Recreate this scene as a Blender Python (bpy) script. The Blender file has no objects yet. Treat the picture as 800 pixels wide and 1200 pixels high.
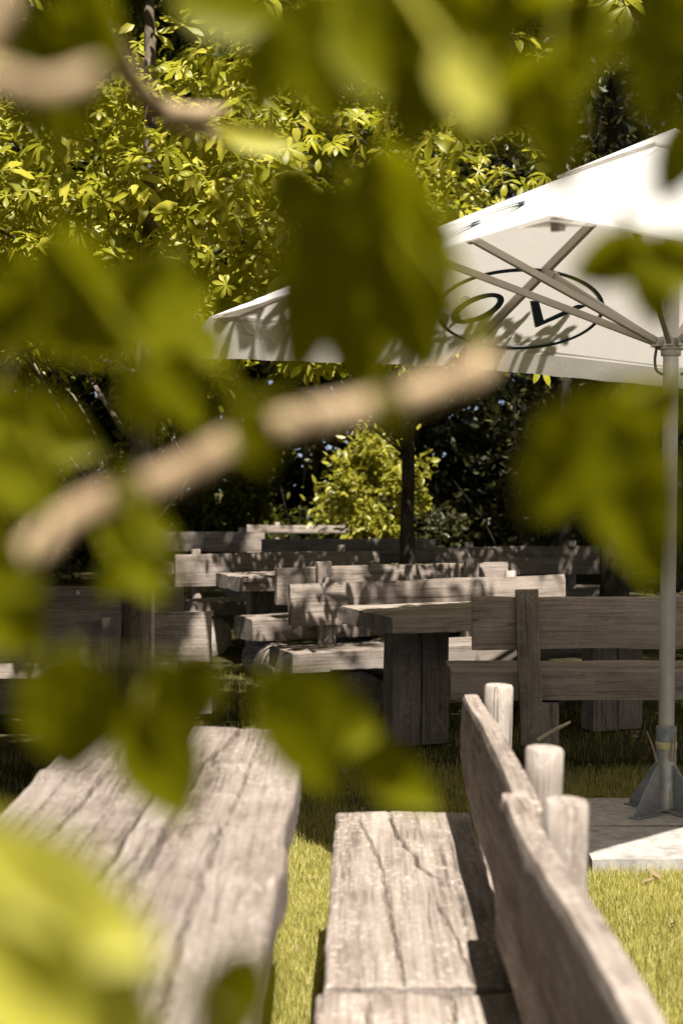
import bpy, math, random
import numpy as np
from mathutils import Vector, Matrix, noise

random.seed(7)
RNG = np.random.default_rng(11)
SC = bpy.context.scene
COL = SC.collection
F = 1667.0            # focal length of the photograph in its own pixels (50 mm on a 36 mm tall frame)
CX, HY, CZ = 400.0, 563.0, 1.45


def at(px, py, d):
    """Point that stands at distance d behind pixel (px, py) of the photograph (used to measure the place)."""
    return Vector(((px - CX) * d / F, d, CZ - (py - HY) * d / F))


# ------------------------------------------------------------------ light
LIGHT = Vector((-0.13, 0.64, -1.0))          # direction in which sunlight travels
SUNV = (-LIGHT).normalized()
ELEV = math.asin(SUNV.z)

world = bpy.data.worlds.new("World")
SC.world = world
world.use_nodes = True
nt = world.node_tree
bg = nt.nodes["Background"]
sky = nt.nodes.new("ShaderNodeTexSky")
sky.sky_type = 'NISHITA'
sky.sun_disc = False
sky.sun_elevation = ELEV
sky.sun_rotation = -math.atan2(SUNV.x, SUNV.y)
sky.air_density = 0.25
sky.dust_density = 0.6
sky.altitude = 600
hs = nt.nodes.new("ShaderNodeHueSaturation")
hs.inputs["Saturation"].default_value = 0.6
nt.links.new(sky.outputs[0], hs.inputs["Color"])
nt.links.new(hs.outputs[0], bg.inputs[0])
bg.inputs[1].default_value = 0.05

sun = bpy.data.lights.new("sun", 'SUN')
sun.energy = 5.0
sun.angle = math.radians(0.55)
sun.color = (1.0, 0.945, 0.87)
so = bpy.data.objects.new("sun", sun)
COL.objects.link(so)
so.rotation_euler = LIGHT.to_track_quat('-Z', 'Y').to_euler()
so.location = (2, -8, 12)

# ------------------------------------------------------------------ camera
cam = bpy.data.cameras.new("camera")
co = bpy.data.objects.new("camera", cam)
COL.objects.link(co)
SC.camera = co
co.location = (0, 0, CZ)
co.rotation_euler = (math.radians(90), 0, 0)
cam.sensor_fit = 'VERTICAL'
cam.sensor_height = 36.0
cam.sensor_width = 24.0
cam.lens = 36.0 * F / 1200.0
cam.shift_y = -37.0 / 1200.0
cam.clip_start = 0.05
cam.clip_end = 500
cam.dof.use_dof = True
cam.dof.focus_distance = 6.6
cam.dof.aperture_fstop = 3.2

SC.view_settings.view_transform = 'Standard'
SC.view_settings.look = 'None'
SC.view_settings.exposure = 1.2
SC.view_settings.gamma = 1.0
SC.render.resolution_x, SC.render.resolution_y = 682, 1024
SC.render.engine = 'CYCLES'
SC.cycles.use_denoising = True
SC.cycles.max_bounces = 8
SC.cycles.diffuse_bounces = 3
SC.cycles.transmission_bounces = 6
SC.cycles.transparent_max_bounces = 6
SC.cycles.sample_clamp_indirect = 6.0
SC.cycles.caustics_reflective = False
SC.cycles.caustics_refractive = False


# ------------------------------------------------------------------ objects
def empty(name, label=None, cat=None, loc=(0, 0, 0), rotz=0.0, group=None):
    o = bpy.data.objects.new(name, None)
    COL.objects.link(o)
    o.location = loc
    o.rotation_euler = (0, 0, rotz)
    o.empty_display_size = 0.1
    tag(o, label, cat, group)
    return o


def tag(o, label=None, cat=None, group=None, kind=None):
    if label:
        o["label"] = label
    if cat:
        o["category"] = cat
    if group:
        o["group"] = group
    if kind:
        o["kind"] = kind
    return o


def mesh_obj(name, verts, faces, mat, parent=None, smooth=True):
    me = bpy.data.meshes.new(name)
    me.from_pydata([tuple(v) for v in verts], [], faces)
    me.validate()
    if smooth:
        me.polygons.foreach_set("use_smooth", [True] * len(me.polygons))
    me.materials.append(mat)
    me.update()
    o = bpy.data.objects.new(name, me)
    COL.objects.link(o)
    if parent is not None:
        o.parent = parent
    return o


def np_mesh(name, V, Fq, mat, parent=None, smooth=True):
    """V (n,3), Fq list of (m,k) index arrays (k may differ between arrays)."""
    me = bpy.data.meshes.new(name)
    V = np.ascontiguousarray(V, dtype=np.float32)
    me.vertices.add(len(V))
    me.vertices.foreach_set("co", V.ravel())
    loops = np.concatenate([a.ravel() for a in Fq]).astype(np.int32)
    sizes = np.concatenate([np.full(len(a), a.shape[1]) for a in Fq])
    starts = np.concatenate([[0], np.cumsum(sizes)[:-1]]).astype(np.int32)
    me.loops.add(len(loops))
    me.loops.foreach_set("vertex_index", loops)
    me.polygons.add(len(sizes))
    me.polygons.foreach_set("loop_start", starts)
    if smooth:
        me.polygons.foreach_set("use_smooth", np.ones(len(sizes), dtype=bool))
    me.update(calc_edges=True)
    me.validate()
    me.materials.append(mat)
    o = bpy.data.objects.new(name, me)
    COL.objects.link(o)
    if parent is not None:
        o.parent = parent
    return o


class MB:
    """collects shapes into one mesh"""
    def __init__(self):
        self.v, self.f = [], []

    def add(self, verts, faces):
        n = len(self.v)
        self.v += [Vector(v) for v in verts]
        self.f += [tuple(i + n for i in f) for f in faces]
        return self

    def box(self, c, s, M=None):
        x, y, z = s[0] / 2, s[1] / 2, s[2] / 2
        vs = [Vector((a * x, b * y, d * z)) for d in (-1, 1) for a, b in ((-1, -1), (1, -1), (1, 1), (-1, 1))]
        if M is not None:
            vs = [M @ v for v in vs]
        vs = [v + Vector(c) for v in vs]
        return self.add(vs, [(3, 2, 1, 0), (4, 5, 6, 7), (0, 1, 5, 4), (1, 2, 6, 5), (2, 3, 7, 6), (3, 0, 4, 7)])

    def bar(self, a, b, w, h, up=Vector((0, 0, 1))):
        a, b = Vector(a), Vector(b)
        t = (b - a).normalized()
        s = t.cross(up)
        if s.length < 1e-4:
            s = t.cross(Vector((1, 0, 0)))
        s.normalize()
        u = s.cross(t)
        vs = []
        for p in (a, b):
            for i, j in ((-1, -1), (1, -1), (1, 1), (-1, 1)):
                vs.append(p + s * (i * w / 2) + u * (j * h / 2))
        return self.add(vs, [(3, 2, 1, 0), (4, 5, 6, 7), (0, 1, 5, 4), (1, 2, 6, 5), (2, 3, 7, 6), (3, 0, 4, 7)])

    def tube(self, pts, rad, n=10, wob=0.0, cap=True, seed=0):
        pts = [Vector(p) for p in pts]
        m = len(pts)
        if not hasattr(rad, '__len__'):
            rad = [rad] * m
        vs, fs = [], []
        t0 = (pts[1] - pts[0]).normalized()
        ref = Vector((1, 0, 0)) if abs(t0.x) < 0.8 else Vector((0, 1, 0))
        s = t0.cross(ref).normalized()
        for i, p in enumerate(pts):
            t = (pts[min(i + 1, m - 1)] - pts[max(i - 1, 0)]).normalized()
            s = (s - t * s.dot(t)).normalized()
            u = t.cross(s)
            for k in range(n):
                a = 2 * math.pi * k / n
                d = s * math.cos(a) + u * math.sin(a)
                r = rad[i]
                if wob:
                    r *= 1 + wob * noise.noise(p * 6 + d * 1.6 + Vector((seed, 0, 0)))
                vs.append(p + d * r)
        for i in range(m - 1):
            for k in range(n):
                k2 = (k + 1) % n
                fs.append((i * n + k, i * n + k2, (i + 1) * n + k2, (i + 1) * n + k))
        if cap:
            fs.append(tuple(range(n - 1, -1, -1)))
            fs.append(tuple((m - 1) * n + k for k in range(n)))
        return self.add(vs, fs)

    def build(self, name, mat, parent=None, smooth=False, bevel=0.0):
        o = mesh_obj(name, self.v, self.f, mat, parent, smooth)
        if bevel:
            b = o.modifiers.new("bevel", 'BEVEL')
            b.width = bevel
            b.segments = 2
            b.limit_method = 'ANGLE'
        return o


def curve_pts(pts, n=8):
    """Catmull-Rom through points"""
    pts = [Vector(p) for p in pts]
    P = [pts[0] * 2 - pts[1]] + pts + [pts[-1] * 2 - pts[-2]]
    out = []
    for i in range(1, len(P) - 2):
        for k in range(n):
            t = k / n
            a, b, c, d = P[i - 1], P[i], P[i + 1], P[i + 2]
            out.append(0.5 * ((2 * b) + (c - a) * t + (2 * a - 5 * b + 4 * c - d) * t * t + (3 * b - a - 3 * c + d) * t ** 3))
    out.append(pts[-1])
    return out


# ------------------------------------------------------------------ materials
def new_mat(name):
    m = bpy.data.materials.new(name)
    m.use_nodes = True
    n = m.node_tree.nodes
    n.clear()
    out = n.new("ShaderNodeOutputMaterial")
    return m, m.node_tree, out


class NT:
    def __init__(self, tree):
        self.t = tree

    def n(self, typ, **kw):
        x = self.t.nodes.new(typ)
        for k, v in kw.items():
            setattr(x, k, v)
        return x

    def l(self, a, b):
        self.t.links.new(a, b)

    def math(self, op, a, b=None, clamp=False):
        x = self.n("ShaderNodeMath", operation=op, use_clamp=clamp)
        for i, v in enumerate((a, b)):
            if v is None:
                continue
            if isinstance(v, (int, float)):
                x.inputs[i].default_value = v
            else:
                self.l(v, x.inputs[i])
        return x.outputs[0]

    def noise(self, vec, scale, detail=4, rough=0.55, dist=0.0):
        x = self.n("ShaderNodeTexNoise")
        self.l(vec, x.inputs["Vector"])
        x.inputs["Scale"].default_value = scale
        x.inputs["Detail"].default_value = detail
        x.inputs["Roughness"].default_value = rough
        x.inputs["Distortion"].default_value = dist
        return x.outputs["Fac"]

    def ramp(self, fac, stops, interp='LINEAR'):
        x = self.n("ShaderNodeValToRGB")
        x.color_ramp.interpolation = interp
        els = x.color_ramp.elements
        while len(els) < len(stops):
            els.new(0.5)
        for e, (p, c) in zip(els, stops):
            e.position = p
            e.color = (*c, 1) if len(c) == 3 else c
        self.l(fac, x.inputs[0])
        return x.outputs[0]

    def mix(self, fac, a, b, blend='MIX'):
        x = self.n("ShaderNodeMix", data_type='RGBA', blend_type=blend)
        if isinstance(fac, (int, float)):
            x.inputs[0].default_value = fac
        else:
            self.l(fac, x.inputs[0])
        for i, v in ((6, a), (7, b)):
            if isinstance(v, tuple):
                x.inputs[i].default_value = (*v, 1)
            else:
                self.l(v, x.inputs[i])
        return x.outputs[2]

    def mapping(self, vec, scale):
        x = self.n("ShaderNodeMapping")
        self.l(vec, x.inputs[0])
        x.inputs["Scale"].default_value = scale
        return x.outputs[0]

    def coords(self):
        tc = self.n("ShaderNodeTexCoord")
        oi = self.n("ShaderNodeObjectInfo")
        off = self.math('MULTIPLY', oi.outputs["Random"], 37.0)
        va = self.n("ShaderNodeVectorMath", operation='ADD')
        self.l(tc.outputs["Object"], va.inputs[0])
        cb = self.n("ShaderNodeCombineXYZ")
        for i in range(3):
            self.l(off, cb.inputs[i])
        self.l(cb.outputs[0], va.inputs[1])
        return va.outputs[0], oi.outputs["Random"]


def wood_mat(name, axis, dark, mid, pale, spots=0.5, crack=1.0, bump=0.5):
    m, tree, out = new_mat(name)
    N = NT(tree)
    vec, rnd = N.coords()

    def sc(al, ac):
        s = [ac, ac, ac]
        s[axis] = al
        return N.mapping(vec, tuple(s))
    fine = N.noise(sc(3.0, 95.0), 1.0, 5, 0.62, 0.4)
    band = N.noise(sc(0.9, 11.0), 1.0, 4, 0.55, 0.8)
    blot = N.noise(sc(5.0, 8.0), 1.0, 4, 0.6)
    f = N.math('ADD', N.math('MULTIPLY', fine, 0.5), N.math('ADD', N.math('MULTIPLY', band, 0.38), N.math('MULTIPLY', blot, 0.32)))
    col = N.ramp(f, [(0.45, tuple(c * 0.75 for c in dark)), (0.58, mid), (0.72, pale)])
    # lichen and worn spots
    sp = N.noise(sc(46.0, 62.0), 1.0, 3, 0.6)
    spm = N.math('MULTIPLY', N.ramp(sp, [(0.54, (0, 0, 0)), (0.63, (1, 1, 1))]), N.ramp(blot, [(0.36, (0, 0, 0)), (0.56, (1, 1, 1))]))
    spm = N.math('MULTIPLY', spm, spots)
    col = N.mix(spm, col, tuple(min(1, c * 1.35 + 0.03) for c in pale))
    # dark dirt flecks
    dk = N.noise(sc(16.0, 60.0), 1.0, 3, 0.6)
    dkm = N.math('MULTIPLY', N.ramp(dk, [(0.66, (0, 0, 0)), (0.76, (1, 1, 1))]), 0.55)
    col = N.mix(dkm, col, tuple(c * 0.5 for c in dark))
    # drying cracks along the grain
    cr = N.noise(sc(0.42, 13.0), 1.0, 2, 0.45, 0.15)
    ca = N.math('ABSOLUTE', N.math('SUBTRACT', cr, 0.5))
    cm = N.ramp(ca, [(0.0, (1, 1, 1)), (0.010, (0, 0, 0))])
    cm = N.math('MULTIPLY', N.math('MULTIPLY', cm, N.ramp(band, [(0.45, (0, 0, 0)), (0.6, (1, 1, 1))])), crack)
    col = N.mix(cm, col, (0.03, 0.024, 0.018))
    # each piece of timber a little different
    hv = N.n("ShaderNodeHueSaturation")
    N.l(col, hv.inputs["Color"])
    N.l(N.math('ADD', N.math('MULTIPLY', rnd, 0.26), 0.58), hv.inputs["Value"])
    b = N.n("ShaderNodeBsdfPrincipled")
    N.l(hv.outputs[0], b.inputs["Base Color"])
    b.inputs["Roughness"].default_value = 0.82
    b.inputs["Specular IOR Level"].default_value = 0.25
    hgt = N.math('SUBTRACT', N.math('ADD', N.math('MULTIPLY', fine, 0.6), N.math('MULTIPLY', band, 0.6)), N.math('MULTIPLY', cm, 1.2))
    bp = N.n("ShaderNodeBump")
    bp.inputs["Strength"].default_value = bump
    bp.inputs["Distance"].default_value = 0.006
    N.l(hgt, bp.inputs["Height"])
    N.l(bp.outputs[0], b.inputs["Normal"])
    N.l(b.outputs[0], out.inputs[0])
    return m


WOOD = wood_mat("weathered_wood", 0, (0.15, 0.115, 0.088), (0.33, 0.268, 0.222), (0.45, 0.385, 0.33), spots=0.22, crack=0.5)
WOOD_NEAR = wood_mat("weathered_seat_wood", 0, (0.14, 0.113, 0.093), (0.325, 0.263, 0.217), (0.46, 0.395, 0.338), spots=0.8, crack=0.4, bump=0.9)
WOOD_SMOOTH = wood_mat("worn_table_wood", 0, (0.17, 0.13, 0.10), (0.325, 0.262, 0.216), (0.45, 0.385, 0.33), spots=0.5, crack=0.5, bump=0.35)
WOOD_UP = wood_mat("weathered_upright_wood", 2, (0.15, 0.117, 0.092), (0.31, 0.255, 0.212), (0.43, 0.37, 0.315), crack=0.6)
POLE_WOOD = wood_mat("peeled_post_wood", 2, (0.24, 0.19, 0.155), (0.45, 0.375, 0.318), (0.58, 0.51, 0.45), spots=0.4, crack=1.0, bump=0.8)
WOOD_ACROSS = wood_mat("weathered_log_wood", 1, (0.16, 0.128, 0.10), (0.34, 0.288, 0.24), (0.52, 0.46, 0.40))


def leaf_mat(name, cols, trans, tw=0.45, gloss=0.12, rough=0.4, veins=False):
    """cols: ramp of base colours over leaves; trans: colour of the light coming through"""
    m, tree, out = new_mat(name)
    N = NT(tree)
    g = N.n("ShaderNodeNewGeometry")
    k = len(cols)
    c = N.ramp(g.outputs["Random Per Island"], [(i / max(1, k - 1), cols[i]) for i in range(k)])
    t = N.mix(0.5, c, trans)
    t = N.mix(0.35, t, trans)
    if veins:
        tc = N.n("ShaderNodeTexCoord")
        nz = N.noise(N.mapping(tc.outputs["Object"], (40, 40, 40)), 1.0, 3)
        c = N.mix(N.math('MULTIPLY', nz, 0.35), c, tuple(x * 0.5 for x in cols[0]))
    d = N.n("ShaderNodeBsdfDiffuse")
    N.l(c, d.inputs[0])
    tr = N.n("ShaderNodeBsdfTranslucent")
    N.l(t, tr.inputs[0])
    mx = N.n("ShaderNodeMixShader")
    mx.inputs[0].default_value = tw
    N.l(d.outputs[0], mx.inputs[1])
    N.l(tr.outputs[0], mx.inputs[2])
    gl = N.n("ShaderNodeBsdfGlossy")
    gl.inputs["Roughness"].default_value = rough
    gl.inputs[0].default_value = (0.9, 0.9, 0.8, 1)
    lw = N.n("ShaderNodeLayerWeight")
    lw.inputs[0].default_value = 0.25
    fr = N.math('MULTIPLY', lw.outputs["Fresnel"], gloss * 2)
    fr = N.math('ADD', fr, gloss * 0.25)
    m2 = N.n("ShaderNodeMixShader")
    N.l(fr, m2.inputs[0])
    N.l(mx.outputs[0], m2.inputs[1])
    N.l(gl.outputs[0], m2.inputs[2])
    N.l(m2.outputs[0], out.inputs[0])
    return m


CHESTNUT = leaf_mat("chestnut_leaves", [(0.20, 0.205, 0.010), (0.34, 0.33, 0.018), (0.52, 0.47, 0.06)], (0.72, 0.68, 0.025), 0.42, gloss=0.07)
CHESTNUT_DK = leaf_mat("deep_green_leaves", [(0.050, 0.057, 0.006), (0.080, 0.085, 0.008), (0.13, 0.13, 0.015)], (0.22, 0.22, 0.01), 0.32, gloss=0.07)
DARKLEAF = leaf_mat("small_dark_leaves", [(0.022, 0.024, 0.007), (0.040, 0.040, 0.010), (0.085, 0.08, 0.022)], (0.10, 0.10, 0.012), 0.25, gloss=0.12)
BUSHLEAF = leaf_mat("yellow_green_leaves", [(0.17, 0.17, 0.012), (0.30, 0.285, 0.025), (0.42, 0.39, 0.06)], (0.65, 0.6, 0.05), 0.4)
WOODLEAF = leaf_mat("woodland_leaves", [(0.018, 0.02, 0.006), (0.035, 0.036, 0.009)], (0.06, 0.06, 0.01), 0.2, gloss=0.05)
NEARLEAF = leaf_mat("near_chestnut_leaves", [(0.125, 0.13, 0.002), (0.17, 0.172, 0.003), (0.24, 0.232, 0.006)], (0.56, 0.53, 0.005), 0.45, gloss=0.02, veins=True)
NEARLEAF_PALE = leaf_mat("near_pale_leaves", [(0.46, 0.44, 0.04), (0.56, 0.52, 0.09)], (0.80, 0.75, 0.05), 0.45, gloss=0.04)  # paler, yellower base colour for a few of the near leaves


def bark_mat(name, dark, mid, pale, patch=0.6):
    m, tree, out = new_mat(name)
    N = NT(tree)
    vec, rnd = N.coords()
    a = N.noise(N.mapping(vec, (14, 14, 4.5)), 1.0, 6, 0.65, 0.6)
    b = N.noise(N.mapping(vec, (22, 22, 16)), 1.0, 4, 0.6)
    c = N.noise(N.mapping(vec, (7, 7, 5)), 1.0, 3, 0.6)
    col = N.ramp(a, [(0.36, dark), (0.52, mid), (0.7, tuple(x * 1.15 for x in mid))])
    pm = N.math('MULTIPLY', N.ramp(b, [(0.56, (0, 0, 0)), (0.66, (1, 1, 1))]), N.ramp(c, [(0.42, (0, 0, 0)), (0.6, (1, 1, 1))]))
    col = N.mix(N.math('MULTIPLY', pm, patch), col, pale)
    p = N.n("ShaderNodeBsdfPrincipled")
    N.l(col, p.inputs["Base Color"])
    p.inputs["Roughness"].default_value = 0.9
    p.inputs["Specular IOR Level"].default_value = 0.15
    bp = N.n("ShaderNodeBump")
    bp.inputs["Strength"].default_value = 0.8
    bp.inputs["Distance"].default_value = 0.012
    N.l(N.math('ADD', a, N.math('MULTIPLY', b, 0.5)), bp.inputs["Height"])
    N.l(bp.outputs[0], p.inputs["Normal"])
    N.l(p.outputs[0], out.inputs[0])
    return m


BARK = bark_mat("mottled_bark", (0.035, 0.028, 0.018), (0.13, 0.105, 0.075), (0.36, 0.33, 0.26))
BARK_DK = bark_mat("dark_bark", (0.016, 0.013, 0.01), (0.05, 0.042, 0.032), (0.12, 0.11, 0.09), 0.3)
SHOOT = bark_mat("green_shoot_bark", (0.05, 0.045, 0.012), (0.10, 0.09, 0.022), (0.16, 0.14, 0.05), 0.4)
TWIG = bark_mat("tan_twig_bark", (0.20, 0.135, 0.075), (0.43, 0.315, 0.185), (0.56, 0.45, 0.31), 0.8)


def plain(name, col, rough=0.6, metal=0.0, var=0.12, scale=30, bump=0.0, spec=0.5):
    m, tree, out = new_mat(name)
    N = NT(tree)
    vec, rnd = N.coords()
    a = N.noise(vec, scale, 5, 0.6)
    c = N.noise(vec, scale * 0.2, 3, 0.6)
    f = N.math('ADD', N.math('MULTIPLY', a, 0.5), N.math('MULTIPLY', c, 0.5))
    cc = N.ramp(f, [(0.3, tuple(x * (1 - 2 * var) for x in col)), (0.7, tuple(min(1, x * (1 + var)) for x in col))])
    p = N.n("ShaderNodeBsdfPrincipled")
    N.l(cc, p.inputs["Base Color"])
    p.inputs["Roughness"].default_value = rough
    p.inputs["Metallic"].default_value = metal
    p.inputs["Specular IOR Level"].default_value = spec
    if bump:
        bp = N.n("ShaderNodeBump")
        bp.inputs["Strength"].default_value = bump
        bp.inputs["Distance"].default_value = 0.004
        N.l(a, bp.inputs["Height"])
        N.l(bp.outputs[0], p.inputs["Normal"])
    N.l(p.outputs[0], out.inputs[0])
    return m


ALU = plain("painted_aluminium", (0.48, 0.455, 0.415), 0.42, 0.35, 0.12, 18)
STRUT = plain("strut_metal", (0.36, 0.325, 0.275), 0.45, 0.3, 0.06, 12)
GALV = plain("galvanised_steel", (0.36, 0.37, 0.37), 0.45, 0.6, 0.22, 40, 0.15)
BRASS = plain("yellowed_tape", (0.52, 0.47, 0.27), 0.5, 0.1, 0.12, 30)
CONC = plain("concrete", (0.39, 0.365, 0.33), 0.9, 0, 0.3, 26, 0.5, 0.2)
DARKPLASTIC = plain("dark_plastic", (0.05, 0.055, 0.05), 0.5, 0, 0.1, 20)
PRINT = plain("slate_print", (0.030, 0.048, 0.058), 0.8, 0, 0.05, 20, 0, 0.1)
DRYTWIG = plain("dry_twig", (0.30, 0.24, 0.16), 0.85, 0, 0.25, 60, 0.3, 0.1)
STRAW = plain("pale_stick", (0.50, 0.45, 0.32), 0.8, 0, 0.2, 40, 0.2, 0.1)
DEADLEAF = plain("dead_leaves", (0.26, 0.19, 0.11), 0.85, 0, 0.3, 30, 0, 0.1)


def canvas_mat():
    m, tree, out = new_mat("parasol_canvas")
    N = NT(tree)
    vec, rnd = N.coords()
    a = N.noise(N.mapping(vec, (1.5, 1.5, 6)), 1.0, 4, 0.55, 0.5)
    w = N.noise(N.mapping(vec, (5, 5, 9)), 1.0, 4, 0.6, 1.2)
    col = N.ramp(a, [(0.3, (0.80, 0.78, 0.755)), (0.7, (0.86, 0.845, 0.825))])
    d = N.n("ShaderNodeBsdfDiffuse")
    N.l(col, d.inputs[0])
    t = N.n("ShaderNodeBsdfTranslucent")
    t.inputs[0].default_value = (0.80, 0.755, 0.70, 1)
    st = N.noise(N.mapping(vec, (1.1, 1.1, 2.2)), 1.0, 6, 0.65)
    col = N.mix(N.math('MULTIPLY', N.ramp(st, [(0.52, (0, 0, 0)), (0.72, (1, 1, 1))]), 0.35), col, (0.60, 0.56, 0.49))
    N.l(col, d.inputs[0])
    bp = N.n("ShaderNodeBump")
    bp.inputs["Strength"].default_value = 0.8
    bp.inputs["Distance"].default_value = 0.03
    N.l(w, bp.inputs["Height"])
    N.l(bp.outputs[0], d.inputs["Normal"])
    mx = N.n("ShaderNodeMixShader")
    mx.inputs[0].default_value = 0.48
    N.l(d.outputs[0], mx.inputs[1])
    N.l(t.outputs[0], mx.inputs[2])
    N.l(mx.outputs[0], out.inputs[0])
    return m


CANVAS = canvas_mat()


def ground_mat():
    m, tree, out = new_mat("lawn_soil")
    N = NT(tree)
    tc = N.n("ShaderNodeTexCoord")
    v = tc.outputs["Object"]
    a = N.noise(v, 1.3, 5, 0.6)
    b = N.noise(v, 40, 5, 0.65)
    c = N.noise(v, 160, 3, 0.6)
    col = N.ramp(b, [(0.3, (0.035, 0.032, 0.012)), (0.55, (0.085, 0.08, 0.02)), (0.75, (0.15, 0.135, 0.04))])
    bare = N.ramp(a, [(0.52, (0, 0, 0)), (0.64, (1, 1, 1))])
    soil = N.ramp(c, [(0.3, (0.07, 0.052, 0.034)), (0.7, (0.17, 0.135, 0.095))])
    col = N.mix(N.math('MULTIPLY', bare, 0.7), col, soil)
    p = N.n("ShaderNodeBsdfPrincipled")
    N.l(col, p.inputs["Base Color"])
    p.inputs["Roughness"].default_value = 0.95
    p.inputs["Specular IOR Level"].default_value = 0.1
    bp = N.n("ShaderNodeBump")
    bp.inputs["Strength"].default_value = 0.8
    bp.inputs["Distance"].default_value = 0.02
    N.l(N.math('ADD', b, c), bp.inputs["Height"])
    N.l(bp.outputs[0], p.inputs["Normal"])
    N.l(p.outputs[0], out.inputs[0])
    return m


GRASS = leaf_mat("grass_blades", [(0.22, 0.215, 0.035), (0.42, 0.39, 0.09), (0.64, 0.57, 0.25)], (0.70, 0.63, 0.13), 0.35, gloss=0.08)


# ------------------------------------------------------------------ ground
def ground():
    n = 80
    xs = np.sign(np.linspace(-1, 1, n)) * np.abs(np.linspace(-1, 1, n)) ** 2.2 * 200
    V, Fc = [], []
    for j in range(n):
        for i in range(n):
            x, y = xs[i], xs[j] + 6
            z = 0.012 * noise.noise(Vector((x * 1.2, y * 1.2, 0))) if abs(x) < 12 and abs(y - 6) < 18 else 0
            V.append((x, y, z - 0.012))
    for j in range(n - 1):
        for i in range(n - 1):
            Fc.append((j * n + i, j * n + i + 1, (j + 1) * n + i + 1, (j + 1) * n + i))
    o = mesh_obj("ground", V, Fc, ground_mat())
    o["kind"] = "structure"


ground()


def grass(n, x0, x1, y0, y1, h, name_acc):
    x = RNG.uniform(x0, x1, n)
    y = RNG.uniform(y0, y1, n)
    return x, y, np.full(n, h)


def grass_field():
    X, Y, H = [], [], []
    for (n, x0, x1, y0, y1, h) in ((125000, -0.5, 0.1, 2.4, 5.6, 0.024), (105000, 0.5, 1.75, 3.2, 5.35, 0.024),
                                   (60000, -0.9, 2.2, 5.3, 7.2, 0.026), (9000, -2.4, -0.9, 3.8, 7.5, 0.035),
                                   (16000, -1.6, 2.6, 7.2, 11.0, 0.035), (3500, 0.35, 0.6, 3.4, 5.0, 0.05), (1800, 0.85, 2.1, 5.22, 5.275, 0.04), (700, 0.86, 0.92, 5.25, 6.35, 0.05), (2500, -0.12, 0.0, 2.8, 4.4, 0.05), (900, 0.42, 0.56, 2.4, 4.3, 0.055)):
        X.append(RNG.uniform(x0, x1, n))
        Y.append(RNG.uniform(y0, y1, n))
        H.append(np.full(n, h))
    X, Y, H = map(np.concatenate, (X, Y, H))
    # patchy
    pz = np.array([noise.noise(Vector((a * 2.1, b * 2.1, 3))) for a, b in zip(X, Y)])
    keep = (pz + RNG.uniform(-0.35, 0.55, len(X))) > -0.08
    inslab = (X > 0.9) & (X < 2.1) & (Y > 5.25) & (Y < 6.32)
    keep &= ~inslab
    X, Y, H, pz = X[keep], Y[keep], H[keep], pz[keep]
    n = len(X)
    H = H * RNG.uniform(0.45, 1.35, n) * (1 + 0.5 * pz)
    a = RNG.uniform(0, 2 * np.pi, n)
    w = RNG.uniform(0.0007, 0.0015, n)
    lean = RNG.uniform(0.05, 0.65, n) * H
    la = RNG.uniform(0, 2 * np.pi, n)
    dx, dy = np.cos(a) * w, np.sin(a) * w
    lx, ly = np.cos(la) * lean, np.sin(la) * lean
    V = np.zeros((n, 5, 3))
    V[:, 0] = np.stack([X - dx, Y - dy, np.full(n, -0.012)], 1)
    V[:, 1] = np.stack([X + dx, Y + dy, np.full(n, -0.012)], 1)
    V[:, 2] = np.stack([X + dx * 0.8 + lx * 0.35, Y + dy * 0.8 + ly * 0.35, H * 0.6], 1)
    V[:, 3] = np.stack([X - dx * 0.8 + lx * 0.35, Y - dy * 0.8 + ly * 0.35, H * 0.6], 1)
    V[:, 4] = np.stack([X + lx, Y + ly, H], 1)
    b = (np.arange(n) * 5)[:, None]
    q = b + np.array([[0, 1, 2, 3]])
    t = b + np.array([[3, 2, 4]])
    o = np_mesh("lawn_grass", V.reshape(-1, 3), [q, t], GRASS, smooth=False)
    tag(o, "short yellowing lawn grass between the wooden tables and benches", "grass", kind="stuff")


grass_field()

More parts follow.
